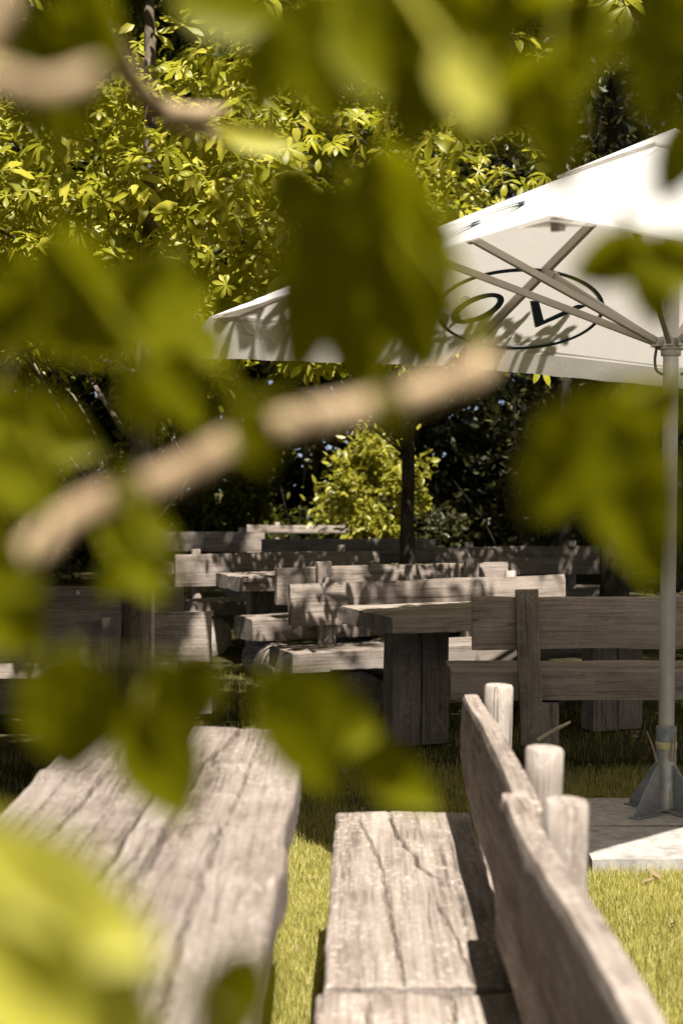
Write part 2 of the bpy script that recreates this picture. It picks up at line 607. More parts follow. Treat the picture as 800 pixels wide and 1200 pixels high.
# ------------------------------------------------------------------ timber
def slab(L, T, wlo, whi, nx=40, ny=10, seed=0, amp=0.006, cracks=(), depth=0.016, cw=0.003, xend=(0.0, 0.0), ripple=None, rnd=0.012):
    """A sawn log slab: length along X, width along Y from wlo(x) to whi(x), top at z=0, bottom at z=-T."""
    if not callable(wlo):
        a = wlo
        wlo = lambda x: a
    if not callable(whi):
        b = whi
        whi = lambda x: b
    prof = []                                   # (kind, s) around the section
    for i in range(ny + 1):
        prof.append((i / ny, 0.0))
    sides = [(1.0, -0.33), (1.0, -0.66), (1.0, -1.0), (0.66, -1.0), (0.33, -1.0), (0.0, -1.0), (0.0, -0.66), (0.0, -0.33)]
    prof += sides
    m = len(prof)
    V, Fc = [], []
    S = Vector((seed * 3.17, seed * 1.31, seed * 0.77))
    for i in range(nx + 1):
        u = i / nx
        x = -L / 2 + L * u
        lo = wlo(x) + amp * 1.6 * noise.noise(Vector((x * 2.3, 0, 5)) + S) + amp * 0.5 * noise.noise(Vector((x * 14, 0, 5)) + S)
        hi = whi(x) + amp * 1.6 * noise.noise(Vector((x * 2.3, 9, 5)) + S) + amp * 0.5 * noise.noise(Vector((x * 14, 9, 5)) + S)
        ex = min(x + L / 2, L / 2 - x)
        for (t, zz) in prof:
            y = lo + (hi - lo) * t
            z = zz * T
            # round the long edges and the ends
            if zz in (0.0, -1.0):
                e = min(y - lo, hi - y)
                r = rnd
                if e < r:
                    k = (r - math.sqrt(max(0, r * r - (r - e) ** 2))) * 0.8
                    z += -k if zz == 0.0 else k
            if ex < 0.004:
                z += -0.004 if zz == 0.0 else (0.004 if zz == -1.0 else 0)
            p = Vector((x * 3, y * 9, zz * 2)) + S
            z += amp * 0.7 * noise.noise(p) + amp * 0.18 * noise.noise(Vector((x * 9, y * 60, zz)) + S)
            if ripple and zz == 0.0:
                z += ripple(x, y)
            xx = x
            if i == 0 or i == nx:
                xx += 0.5 * amp * noise.noise(Vector((i, y * 25, zz * 3)) + S)
                xx += (xend[0] if i == 0 else xend[1]) * (t - 0.5)
            else:
                xx += (xend[0] * (1 - u) ** 4 + xend[1] * u ** 4) * (t - 0.5)
            if zz == 0.0:
                for (poly, cdep, cwid) in cracks:
                    if x < poly[0][0] or x > poly[-1][0]:
                        continue
                    for (x0, y0), (x1, y1) in zip(poly, poly[1:]):
                        if x0 <= x <= x1 and x1 > x0:
                            yc = y0 + (y1 - y0) * (x - x0) / (x1 - x0)
                            yc += 0.006 * noise.noise(Vector((x * 11, yc * 3, 2)) + S) + 0.003 * noise.noise(Vector((x * 37, 0, 4)) + S)
                            fade = min(1, (x - poly[0][0]) * 14 + 0.25, (poly[-1][0] - x) * 14 + 0.25)
                            ww = cwid * (0.7 + 0.8 * abs(noise.noise(Vector((x * 7, 3, 1)) + S)))
                            z -= cdep * fade * math.exp(-((y - yc) / ww) ** 2)
                            break
            V.append(Vector((xx, y, z)))
    for i in range(nx):
        for k in range(m):
            k2 = (k + 1) % m
            Fc.append((i * m + k, i * m + k2, (i + 1) * m + k2, (i + 1) * m + k))
    # end caps
    for i in (0, nx):
        c = Vector((0, 0, 0))
        for k in range(m):
            c += V[i * m + k]
        c /= m
        ci = len(V)
        V.append(c)
        for k in range(m):
            k2 = (k + 1) % m
            f = (i * m + k2, i * m + k, ci) if i == 0 else (i * m + k, i * m + k2, ci)
            Fc.append(f)
    # orient outward
    Fc = [tuple(reversed(f)) for f in Fc]
    return V, Fc


def place(VF, M):
    return [M @ v for v in VF[0]], VF[1]


def smooth_by_angle(o, ang=40):
    me = o.data
    me.polygons.foreach_set("use_smooth", [True] * len(me.polygons))
    me.set_sharp_from_angle(angle=math.radians(ang))


def slab_obj(name, VF, mat, parent, M=Matrix.Identity(4)):
    v, f = VF
    if M.determinant() < 0:
        f = [tuple(reversed(q)) for q in f]
    o = mesh_obj(name, v, f, mat, parent)
    smooth_by_angle(o)
    o.matrix_local = M
    return o


def board_matrix(y, z, lean=0.0):
    """slab stood on edge: slab X -> X, slab width Y -> Z, slab top face (+Z) -> -Y (towards the sitter)"""
    M = Matrix(((1, 0, 0, 0), (0, 0, -1, 0), (0, 1, 0, 0), (0, 0, 0, 1)))
    R = Matrix.Rotation(-lean, 4, 'X')
    return Matrix.Translation((0, y, z)) @ R @ M


def log_mesh(a, b, r, seed, n=22, m=9):
    mb = MB()
    a, b = Vector(a), Vector(b)
    pts = [a.lerp(b, i / (m - 1)) for i in range(m)]
    rad = [r * (1 + 0.04 * noise.noise(Vector((i * 0.6, seed, 0)))) for i in range(m)]
    rad[0] *= 0.955
    rad[-1] *= 0.955
    pts[1] = a + (b - a).normalized() * 0.006
    pts[-2] = b - (b - a).normalized() * 0.006
    mb.tube(pts, rad, n, wob=0.05, seed=seed)
    return mb


BENCH_GROUP = "log benches of the beer garden"


def bench(label, loc, rotz, L=1.9, W=0.40, st=0.45, tk=0.13, back=(0.57, 0.82), bx=None, posts=(), ptype='round', logs=None,
          seed=1, seat_detail=None, ptop=0.05, lean=0.06, seat_x=None, back_lo=None, back_hi=None, detail=1, byoff=0.0, logback=0.40, wood=None, post_r=0.04, bT=0.055, legtype='log'):
    root = empty("log_bench", label, "bench", loc, rotz, BENCH_GROUP)
    sd = seat_detail or {}
    sx0, sx1 = seat_x if seat_x else (-L / 2, L / 2)
    cx, sl = (sx0 + sx1) / 2, sx1 - sx0
    VF = slab(sl, tk, -W / 2, W / 2, seed=seed, **({'nx': 36, 'ny': 12} | sd))
    slab_obj("seat", VF, wood or WOOD, root, Matrix.Translation((cx, 0, st)))
    bx0, bx1 = bx if bx else (-L / 2, L / 2)
    bc, bl = (bx0 + bx1) / 2, bx1 - bx0
    lo = back_lo or (lambda x: 0.0)
    hi = back_hi or (lambda x: back[1] - back[0])
    VF = slab(bl, bT, lo, hi, nx=44 * detail, ny=8 * detail, seed=seed + 20, amp=0.006, rnd=0.008)
    slab_obj("backrest", VF, wood or WOOD, root, Matrix.Translation((bc, 0, 0)) @ board_matrix(W / 2 + byoff, back[0], lean))
    tl = math.tan(lean)
    for i, px in enumerate(posts):
        zt = back[1] + ptop
        y_at = lambda z: W / 2 + byoff + bT + (z - back[0]) * tl
        if ptype == 'round':
            mb = MB()
            a = Vector((px, y_at(0.22) + post_r * 0.9, 0.22))
            b = Vector((px + 0.01 * (i % 2), y_at(zt) + post_r * 0.9, zt + 0.01 * ((i * 7) % 3 - 1)))
            m = 12
            pts = [a.lerp(b, k / (m - 1)) for k in range(m)]
            rad = [post_r * (1.05 - 0.08 * k / m) * (1 + 0.05 * noise.noise(Vector((k * 0.7, seed, i)))) for k in range(m)]
            pts.insert(m - 1, b - (b - a).normalized() * 0.006)
            rad.insert(m - 1, rad[-1])
            rad[-1] *= 0.9
            mb.tube(pts, rad, 20, wob=0.06, seed=seed + i)
            o = mb.build("post", POLE_WOOD, root)
        else:
            VF = slab(zt - 0.16, 0.05, -0.055, 0.055, nx=20, ny=6, seed=seed + 40 + i, amp=0.005, rnd=0.006)
            v = [Vector((p.y, p.z + 0.05, p.x)) for p in VF[0]]
            o = mesh_obj("post", v, VF[1], WOOD_UP, root)
            zc = 0.16 + (zt - 0.16) / 2
            o.matrix_local = Matrix.Translation((px, y_at(zc) + 0.004, zc)) @ Matrix.Rotation(-lean, 4, 'X') @ Matrix.Rotation(0.035 * (1 if i % 2 == 0 else -1), 4, 'Y')
        smooth_by_angle(o, 45)
    r = (st - tk) / 2
    for i, lx in enumerate(logs if logs is not None else posts):
        if legtype == 'block':
            VF = slab(st - tk - 0.003, 0.13, -W / 2 + 0.05, W / 2 - 0.02, nx=12, ny=6, seed=seed + 70 + i, amp=0.006)
            v = [Vector((p.z + 0.065, p.y, p.x)) for p in VF[0]]
            o = mesh_obj("leg", v, [tuple(reversed(q)) for q in VF[1]], WOOD_UP, root)
            smooth_by_angle(o)
            o.matrix_local = Matrix.Translation((lx, 0, (st - tk - 0.003) / 2))
            continue
        mb = log_mesh((lx, -W / 2 + 0.02, r - 0.006), (lx, W / 2 + logback - 0.2 + 0.1, r - 0.006), r + 0.004, seed + i * 3)
        o = mb.build("leg", WOOD_ACROSS, root)
        smooth_by_angle(o, 45)
    return root


def table(label, loc, rotz, L, W, top, tk, planks, legs, seed, mat=WOOD_SMOOTH, detail=None, legsize=(0.34, 0.42)):
    root = empty("log_table", label, "table", loc, rotz, "log tables of the beer garden")
    for i, (y0, y1, dz, xo) in enumerate(planks):
        d = {'nx': 40, 'ny': 10}
        if detail:
            d = d | detail[i]
        VF = slab(L, tk, y0, y1, seed=seed + i * 5, **d)
        slab_obj("tabletop_plank", VF, mat, root, Matrix.Translation((xo, 0, top + dz)))
    for i, lx in enumerate(legs):
        o = None
        for s in (-1, 1):
            VF = slab(top - tk - 0.004, 0.15, -legsize[0] / 4 + 0.002, legsize[0] / 4 - 0.002, nx=14, ny=6, seed=seed + 50 + i * 2 + s, amp=0.006)
            v = [Vector((p.y, p.z + 0.075, p.x)) for p in VF[0]]
            o = mesh_obj("leg", v, VF[1], WOOD_UP, root)
            smooth_by_angle(o)
            o.matrix_local = Matrix.Translation((lx + s * legsize[0] / 4, 0, (top - tk - 0.004) / 2))
    mb = MB()
    mb.box((0, 0.0, 0.28), (abs(legs[-1] - legs[0]) - legsize[0] - 0.004, 0.06, 0.14))
    mb.build("stretcher", WOOD, root, bevel=0.006)
    return root


# --- the two benches and tables beside the camera
crkA = [([(-0.74, -0.045), (-0.60, -0.035), (-0.45, -0.028), (-0.25, 0.012), (-0.12, 0.022), (-0.04, 0.05), (0.02, 0.10)], 0.03, 0.0045),
        ([(-0.66, -0.135), (-0.4, -0.105), (-0.1, -0.072), (0.2, -0.066), (0.5, -0.05), (0.74, -0.046)], 0.02, 0.0035),
        ([(0.15, 0.045), (0.4, 0.075), (0.74, 0.095)], 0.014, 0.003),
        ([(-0.74, 0.03), (-0.66, 0.036), (-0.55, 0.04)], 0.010, 0.003)]
bench("long log bench with a deep crack in its sunlit seat, beside the lawn strip", (0.177, 3.56, 0), math.radians(-90.8), L=1.48, W=0.40, st=0.45, tk=0.12,
      back=(0.48, 0.82), back_lo=lambda x: 0.065 * (-x / 0.74) + 0.055 + 0.02 * math.sin(x * 5), back_hi=lambda x: 0.34 + 0.012 * math.sin(x * 4 + 1), bx=(-0.74, 0.80),
      posts=(-0.55, 0.46), logs=(-0.45, 0.50), seed=3, ptop=0.05, lean=0.03, byoff=-0.035, post_r=0.042, detail=2, wood=WOOD_NEAR,
      seat_detail={'nx': 150, 'ny': 130, 'cracks': crkA, 'amp': 0.007})
crkB = [([(-0.74, 0.06), (-0.4, 0.05), (0.2, 0.04)], 0.02, 0.004), ([(-0.7, -0.11), (-0.2, -0.10), (0.5, -0.08)], 0.015, 0.004)]
bench("nearest log bench, its blurred backrest crossing the corner close to the camera", (0.152, 2.06, 0), math.radians(-90.2), L=1.46, W=0.41, st=0.447, tk=0.12,
      back=(0.52, 0.85), back_hi=lambda x: 0.32 + 0.016 * math.sin(x * 4.2) + (-0.02 if x < -0.7 else 0), bx=(-0.80, 0.75), posts=(-0.52, 0.64), logs=(-0.5, 0.5), seed=9,
      ptop=0.03, lean=0.03, byoff=-0.055, post_r=0.042, detail=2, wood=WOOD_NEAR, seat_detail={'nx': 100, 'ny': 80, 'cracks': crkB, 'amp': 0.007})


# local X of the table runs towards the camera, local Y to the right
def rip(ph):
    def f(x, y):
        r = 0.0
        for (xc, wd, h) in ((-1.05, 0.05, 0.006), (-0.735, 0.045, 0.014), (-0.45, 0.08, -0.008), (-0.09, 0.05, 0.015), (0.05, 0.06, -0.008), (0.255, 0.04, 0.013), (0.6, 0.06, 0.010)):
            t = (x + 0.10 * y + 0.03 * math.sin(y * 9 + ph) - xc) / wd
            r += h * (0.7 + 0.5 * math.sin(y * 14 + ph + xc * 9)) * math.exp(-t * t)
        return 0.7 * r + 0.004 * math.sin(x * 5 + ph)
    return f


def right_edge(x):
    e = 0.30 + 0.008 * math.exp(-((x + 0.62) / 0.3) ** 2) + 0.012 * math.exp(-((x - 0.08) / 0.12) ** 4)
    if x < -1.1:
        e -= 0.07 * ((-1.1 - x) / 0.225) ** 1.2
    return e


tcr = {'nx': 260, 'ny': 90, 'amp': 0.005}
table("long weathered plank table with split planks, left of the sunlit lawn strip", (-0.41, 2.675, 0), math.radians(-90), 2.65, 0.62, 0.75, 0.09,
      [(-0.315, -0.02, 0.0, 0.0), (-0.010, right_edge, 0.003, -0.01)], (-0.9, 0.85), 5,
      detail=[tcr | {'ripple': rip(0.0), 'xend': (0.10, 0.0), 'cracks': [([(-1.2, -0.17), (-0.8, -0.15), (-0.1, -0.165), (0.9, -0.15)], 0.022, 0.005), ([(-1.0, -0.08), (-0.5, -0.09), (0.2, -0.085)], 0.014, 0.003), ([(-0.7, -0.235), (0.4, -0.24)], 0.012, 0.003)]},
              tcr | {'ripple': rip(0.6), 'xend': (0.06, 0.0), 'cracks': [([(-1.32, 0.135), (-1.0, 0.10), (-0.7, 0.065), (-0.1, 0.06), (0.5, 0.04), (1.0, 0.05)], 0.034, 0.006), ([(-1.32, 0.19), (-0.8, 0.19), (-0.3, 0.175)], 0.014, 0.003), ([(-0.2, 0.17), (0.4, 0.165), (1.0, 0.17)], 0.02, 0.004)]}])

# --- the seats farther off
R23 = math.radians(23)
bench("dark shaded log bench seen from behind, to the left of the parasol pole", (1.57, 7.22, 0), math.radians(180), L=2.06, st=0.515, tk=0.16, back=(0.625, 0.88), bx=(-1.03, 0.93),
      posts=(0.655, -0.62), ptype='plank', logs=(0.55, -0.6), legtype='block', seed=31, ptop=0.04, lean=0.05)
table("dark shaded log table on broad plank legs, behind the bench at the parasol", (1.006, 8.10, 0), math.radians(22), 1.9, 0.75, 0.74, 0.10,
      [(-0.375, -0.003, 0.0, 0.0), (0.003, 0.375, 0.0, 0.0)], (-0.64, 0.62), 41, mat=WOOD)
bench("sunlit log bench with palmate leaf shadows across its long backrest", (0.67, 8.87, 0), R23, L=1.95, back=(0.56, 0.82), seat_x=(-1.12, 0.97), posts=(-0.69, 0.60), seed=51, lean=0.05, ptop=0.035)
bench("log bench seen from behind, half in dappled shade, with pale log legs", (0.31, 10.87, 0), R23 + math.pi, L=1.9, back=(0.55, 0.82), seat_x=(-0.95, 1.12), bx=(-0.95, 0.95),
      posts=(0.59, -0.6), ptype='plank', logs=(0.93, 0.1, -0.7), seed=61, lean=0.05, tk=0.17, ptop=0.04)
table("small far log table with a sunlit end, between two log benches", (-0.02, 11.67, 0), R23, 1.9, 0.65, 0.70, 0.12,
      [(-0.325, 0.0, 0.0, 0.0), (0.004, 0.325, 0.0, 0.0)], (-0.62, 0.6), 71, mat=WOOD)
bench("far log bench facing the camera with a sunlit left end and dark right end", (-0.45, 12.25, 0), R23, L=1.9, back=(0.55, 0.82), posts=(-0.74, 0.6), seed=81, lean=0.05)
bench("dark log bench seen from behind, partly hidden by the mottled tree trunk", (-1.57, 7.02, 0), math.radians(180), L=1.9, st=0.45, tk=0.13, back=(0.585, 0.822), posts=(-0.5, 0.6), ptype='plank', seed=91, ptop=-0.02, lean=0.04)
bench("dark log bench just beyond the bench at the mottled trunk", (-1.88, 8.18, 0), math.radians(2), L=1.9, back=(0.62, 0.82), posts=(-0.6, 0.6), seed=101, lean=0.04)
bench("farthest log bench with a narrow pale sunlit top rail", (-0.45, 19.8, 0), math.radians(1), L=1.75, back=(0.71, 0.82), posts=(-0.45, 0.5), seed=111, lean=0.03)
bench("grey far log bench in deep shade left of the pale rail", (-1.75, 17.3, 0), math.radians(-2), L=1.6, back=(0.58, 0.82), posts=(-0.5, 0.5), seed=121, lean=0.04)
bench("dark dappled log bench under the far trees, right of the dark trunk", (1.75, 13.4, 0), math.radians(6), L=1.7, back=(0.55, 0.82), posts=(-0.5, 0.5), seed=131, lean=0.05)
bench("very dark log bench beneath the yellow-green bush", (0.1, 15.2, 0), math.radians(4), L=1.9, back=(0.55, 0.82), posts=(-0.6, 0.6), seed=141, lean=0.05)

# ------------------------------------------------------------------ parasol
def parasol():
    base = Vector((1.364, 6.0, 0.05))
    root = empty("parasol", "large white canvas parasol with oval lettered prints and a grey pole", "parasol", base)
    O = -base

    def put(o):
        o.location = O
        return o
    hub = Vector((1.388, 6.0, 2.03))
    apex = Vector((1.405, 6.0, 2.915))
    axis = (hub - base).normalized()
    # pole
    mb = MB()
    pts = [base + axis * t for t in (0.02, 0.25, 0.6, 1.2, 1.9, 2.4, 2.80)]
    mb.tube(pts, 0.0325, 28)
    o = put(mb.build("pole", ALU, root)); smooth_by_angle(o)
    # steel base: socket, ring, fins
    mb = MB()
    mb.tube([base + axis * t for t in (0.10, 0.12, 0.30, 0.36, 0.365)], [0.042, 0.0425, 0.0425, 0.0425, 0.040], 28)
    o = put(mb.build("socket", GALV, root)); smooth_by_angle(o)
    mb = MB()
    mb.tube([base + axis * t for t in (0.272, 0.275, 0.297, 0.30)], [0.0432, 0.0448, 0.0448, 0.0432], 28)
    o = put(mb.build("clamp_ring", BRASS, root)); smooth_by_angle(o)
    for k in range(4):
        a = math.radians(38 + 90 * k)
        d = Vector((math.cos(a), math.sin(a), 0))
        s = Vector((-d.y, d.x, 0)) * 0.004
        prof = [(0.040, 0.20), (0.040, 0.02), (0.195, 0.004), (0.195, 0.02), (0.055, 0.205)]
        mb = MB()
        vs = [base + d * r + Vector((0, 0, z)) + s for r, z in prof] + [base + d * r + Vector((0, 0, z)) - s for r, z in prof]
        n = len(prof)
        mb.add(vs, [tuple(range(n)), tuple(range(2 * n - 1, n - 1, -1))] + [(i, i + n, (i + 1) % n + n, (i + 1) % n) for i in range(n)])
        fl = Vector((0, 0, 0.006))
        sd = Vector((-d.y, d.x, 0)) * 0.022
        e0, e1 = base + d * 0.05, base + d * 0.205
        mb.bar(e0 + Vector((0, 0, 0.004)), e1 + Vector((0, 0, 0.004)), 0.05, 0.007)
        put(mb.build("base_fin", GALV, root, bevel=0.0012))
    # canopy
    N_, L_, F_, R_ = Vector((0.504, 3.43, 2.09)), Vector((-0.565, 6.1, 2.15)), Vector((2.27, 8.57, 2.09)), Vector((3.32, 5.9, 2.09))
    corners = [N_, L_, F_, R_]
    tm = [0.70, 0.42, 0.5, 0.5]
    mids = [corners[i].lerp(corners[(i + 1) % 4], tm[i]) for i in range(4)]
    V, Fc = [], []
    n = 14

    def tri(a, b, c):
        k0 = len(V)
        idx = {}
        for i in range(n + 1):
            for j in range(i + 1):
                u, v = i / n, (j / i if i else 0)
                p = a.lerp(b.lerp(c, v), u)
                sg = math.sin(math.pi * min(1, max(0, v))) * u
                p = p + Vector((0, 0, -0.006 * sg))
                if u > 0.93:
                    p = p + (a - p) * (0.018 * math.sin(math.pi * v) * (u - 0.93) / 0.07)
                idx[i, j] = len(V)
                V.append(p)
        for i in range(n):
            for j in range(i + 1):
                Fc.append((idx[i, j], idx[i + 1, j], idx[i + 1, j + 1]))
                if j < i:
                    Fc.append((idx[i, j], idx[i + 1, j + 1], idx[i, j + 1]))
    for i in range(4):
        tri(apex, corners[i], mids[i])
        tri(apex, mids[i], corners[(i + 1) % 4])
    canopy = put(mesh_obj("canopy", V, Fc, CANVAS, root, smooth=False))
    # valance on the two far sides and round the far corner of the near side
    def strip(pa, pb, ha, hb, m=40):
        vs, fs = [], []
        inward = (apex - (pa + pb) / 2)
        inward.z = 0
        inward.normalize()
        for i in range(m + 1):
            t = i / m
            p = pa.lerp(pb, t) + (apex - pa.lerp(pb, t)) * 0.002
            h = ha + (hb - ha) * t
            w = 0.003 * math.sin(t * 21) + 0.002 * math.sin(t * 47 + 1)
            vs.append(p + Vector((0, 0, 0.002)))
            vs.append(p + inward * (w * 0.5 - h * 0.62) + Vector((0, 0, -h * 0.5)))
            vs.append(p + inward * (w - h * 1.2) + Vector((0, 0, -h + 0.002 * math.sin(t * 33))))
        for i in range(m):
            for k in range(2):
                fs.append((i * 3 + k, i * 3 + k + 1, (i + 1) * 3 + k + 1, (i + 1) * 3 + k))
        return vs, fs
    for (pa, pb, ha, hb) in ((L_, mids[1], 0.165, 0.10), (mids[1], F_, 0.10, 0.10), (F_, R_, 0.10, 0.11)):
        vs, fs = strip(pa, pb, ha, hb)
        v = mesh_obj("valance", vs, fs, CANVAS, root)
        put(v)
    for i in range(8):
        e = corners[i // 2] if i % 2 == 0 else mids[i // 2]
        d = e - apex
        sd = Vector((-d.y, d.x, 0)).normalized() * 0.022
        dn = Vector((0, 0, -0.006))
        a, b = apex + d * 0.05 + dn, apex + d * 0.985 + dn
        (mesh_obj("seam", [a - sd * 0.6, a + sd * 0.6, b + sd, b - sd], [(0, 1, 2, 3)], CANVAS, canopy, smooth=False))
    for i in range(4):
        a, b = corners[i], corners[(i + 1) % 4]
        vs = []
        for k in range(21):
            p = a.lerp(b, k / 20)
            q = p + (apex - p).normalized() * 0.012
            q2 = p + (apex - p).normalized() * 0.05
            vs += [q + Vector((0, 0, -0.006)), q2 + Vector((0, 0, -0.007))]
        (mesh_obj("hem", vs, [(2 * k, 2 * k + 1, 2 * k + 3, 2 * k + 2) for k in range(20)], CANVAS, canopy, smooth=False))
    # vent cap
    V2, F2 = [apex + Vector((0, 0, 0.022))], []
    for i in range(4):
        V2.append(apex + (corners[i] - apex) * 0.25 + Vector((0, 0, 0.016)))
        V2.append(apex + (mids[i] - apex) * 0.245 + Vector((0, 0, 0.018)))
    for i in range(8):
        F2.append((0, 1 + i, 1 + (i + 1) % 8))
    V2 += [v + Vector((0, 0, -0.010)) for v in V2[1:9]]
    for i in range(8):
        F2.append((1 + i, 9 + i, 9 + (i + 1) % 8, 1 + (i + 1) % 8))
    put(mesh_obj("vent_cap", V2, F2, CANVAS, root, smooth=False))
    # ribs and struts
    for i in range(8):
        e = corners[i // 2] if i % 2 == 0 else mids[i // 2]
        dn = Vector((0, 0, -0.028))
        d = (e - apex)
        a = apex + d * 0.02 + dn
        b = apex + d * 0.965 + dn
        mb = MB()
        mb.bar(a, b, 0.026, 0.036)
        put(mb.build("rib", STRUT, root, bevel=0.003))
        h = Vector((d.x, d.y, 0)).normalized()
        s0 = hub + h * 0.062
        s1 = apex + d * 0.56 + dn * 2.0
        mb = MB()
        mb.bar(s0, s1, 0.022, 0.03)
        j = (s1 - s0).normalized()
        mb.bar(s1 - j * 0.05, s1 + j * 0.012, 0.036, 0.04)
        put(mb.build("strut", STRUT, root, bevel=0.003))
    # runner on the pole with pull handles
    mb = MB()
    mb.tube([hub + axis * t for t in (-0.030, -0.027, 0.022, 0.025)], [0.050, 0.055, 0.055, 0.050], 28)
    mb.tube([hub + axis * t for t in (-0.055, -0.052, -0.03)], [0.040, 0.042, 0.042], 28)
    for i in range(8):
        e = corners[i // 2] if i % 2 == 0 else mids[i // 2]
        h = Vector((e.x - hub.x, e.y - hub.y, 0)).normalized()
        mb.bar(hub + h * 0.05, hub + h * 0.082, 0.036, 0.034)
    runner = put(mb.build("runner", ALU, root)); smooth_by_angle(runner, 35)
    for s in (-1, 1):
        mb = MB()
        c = hub + Vector((s * 0.05, -0.01, 0))
        pts = curve_pts([c + Vector((0.012 * s, 0, -0.015)), c + Vector((s * 0.020, 0, -0.07)), c + Vector((s * 0.014, 0, -0.115)), c + Vector((-s * 0.012, 0, -0.135))], 6)
        mb.tube(pts, 0.006, 10)
        o = mb.build("pull_handle", DARKPLASTIC, root)
        put(o); smooth_by_angle(o)
    # corner pockets
    for i in range(4):
        c = corners[i]
        pa = c + (corners[(i + 1) % 4] - c).normalized() * 0.17
        pb = c + (corners[(i - 1) % 4] - c).normalized() * 0.17
        dz = Vector((0, 0, -0.006))
        q = c + (apex - c).normalized() * 0.16 + Vector((0, 0, -0.05))
        mb = MB()
        mb.add([c + dz * 2, pa + dz, q, pb + dz], [(0, 1, 2), (0, 2, 3)])
        put(mb.build("corner_pocket", CANVAS, root))
        mb = MB()
        dd = (apex - c).normalized()
        mb.bar(c + dd * 0.05 + Vector((0, 0, -0.030)), c + dd * 0.14 + Vector((0, 0, -0.040)), 0.022, 0.034)
        put(mb.build("rib_cap", STRUT, root, bevel=0.003))
    # lettering printed on each side: an oval ring round the letters; measured on the far left panel
    pn = (L_ - apex).cross(F_ - apex).normalized()

    def on_panel(px, py):
        d = Vector(((px - CX) / F, 1.0, -(py - HY) / F))
        c0 = Vector((0, 0, CZ))
        t = (apex - c0).dot(pn) / d.dot(pn)
        q = c0 + d * t - apex
        e1, e2 = L_ - apex, F_ - apex
        a11, a12, a22 = e1.dot(e1), e1.dot(e2), e2.dot(e2)
        b1, b2 = q.dot(e1), q.dot(e2)
        D = a11 * a22 - a12 * a12
        return ((b1 * a22 - b2 * a12) / D, (b2 * a11 - b1 * a12) / D)

    def ell(cx, cy, a, b, rot, k=64):
        out = []
        for i in range(k):
            t = 2 * math.pi * i / k
            x, y = a * math.cos(t), b * math.sin(t)
            out.append((cx + x * math.cos(rot) - y * math.sin(rot), cy + x * math.sin(rot) + y * math.cos(rot)))
        return out

    groups = {}
    shapes = []                                   # quads and triangles in pixels of the far left panel

    def ring(o_, i_):
        k = len(o_)
        for j in range(k):
            j2 = (j + 1) % k
            shapes.append([o_[j], o_[j2], i_[j2], i_[j]])
    ring(ell(608.5, 360, 98.5, 47.5, -0.03), ell(608.5, 360.5, 95, 44, -0.03))
    groups['printed_oval'], shapes = shapes, []
    ring(ell(559, 359.5, 32.5, 14, -0.40), ell(559.5, 359.5, 25.5, 8.8, -0.42))
    groups['printed_letter_o'], shapes = shapes, []
    shapes.append([(621, 351), (630, 351), (636, 374), (627, 382)])
    shapes.append([(627, 382), (636, 374), (676, 355), (688, 356)])
    groups['printed_letter_v'], shapes = shapes, []
    ring(ell(544.5, 348.7, 5.0, 3.4, -0.3, 20), ell(544.5, 348.7, 4.0, 2.5, -0.3, 20))
    for q in ([(546.6, 346.9), (547.4, 347.0), (546.6, 350.6), (545.8, 350.6)], [(546.8, 346.9), (543.8, 347.4), (543.8, 348.1), (546.8, 347.7)],
              [(543.8, 347.4), (543.2, 347.6), (543.4, 348.9), (543.9, 348.6)], [(546.6, 348.4), (543.4, 348.9), (543.5, 349.4), (546.5, 349.0)], [(545.4, 348.9), (544.8, 349.0), (542.8, 350.8), (543.5, 350.8)]):
        shapes.append(q)
    groups['printed_mark'], shapes = shapes, []
    for i in range(4):
        c0, c1 = corners[i], corners[(i + 1) % 4]
        pnn = (c0 - apex).cross(c1 - apex).normalized()
        if pnn.z < 0:
            pnn = -pnn
        for side in (0.004, -0.010):
            for nm, shp in groups.items():
                if nm == 'printed_mark' and (side > 0) != (i == 0):
                    continue
                V3, F3, seen = [], [], {}
                for q in shp:
                    f = []
                    for (px, py) in q:
                        key = (round(px, 2), round(py, 2))
                        if key not in seen:
                            al, be = on_panel(px, py)
                            seen[key] = len(V3)
                            V3.append(apex + (c0 - apex) * al + (c1 - apex) * be + pnn * side)
                        f.append(seen[key])
                    F3.append(tuple(f))
                mesh_obj({'printed_mark': 'printed_mark', 'printed_oval': 'printed_oval'}.get(nm, 'printed_letter'), V3, F3, PRINT, canopy, smooth=False)
    return root


parasol()


def slabs():
    labs = ["pale concrete paving slab at the parasol foot, front one beside the log bench", "concrete paving slab carrying the front of the parasol's steel foot",
            "concrete paving slab behind the parasol foot, nearer the log bench", "concrete paving slab behind the parasol pole, beside the lawn"]
    k = 0
    for j in range(2):
        for i in range(2):
            w, dp = 0.55, 0.50
            mb = MB()
            x0 = 0.93 + i * (w + 0.008)
            y0 = 5.28 + j * (dp + 0.008)
            VF = slab(w, 0.075, 0, dp, nx=12, ny=8, seed=200 + k, amp=0.0015, rnd=0.005)
            o = mesh_obj("paving_slab", VF[0], VF[1], CONC)
            smooth_by_angle(o)
            o.location = (x0 + w / 2, y0, 0.048 + 0.002 * ((k * 5) % 3))
            o.rotation_euler = (0, 0, 0.006 * (k - 1.5))
            tag(o, labs[k], "paving slab", "concrete slabs under the parasol foot")
            k += 1


slabs()


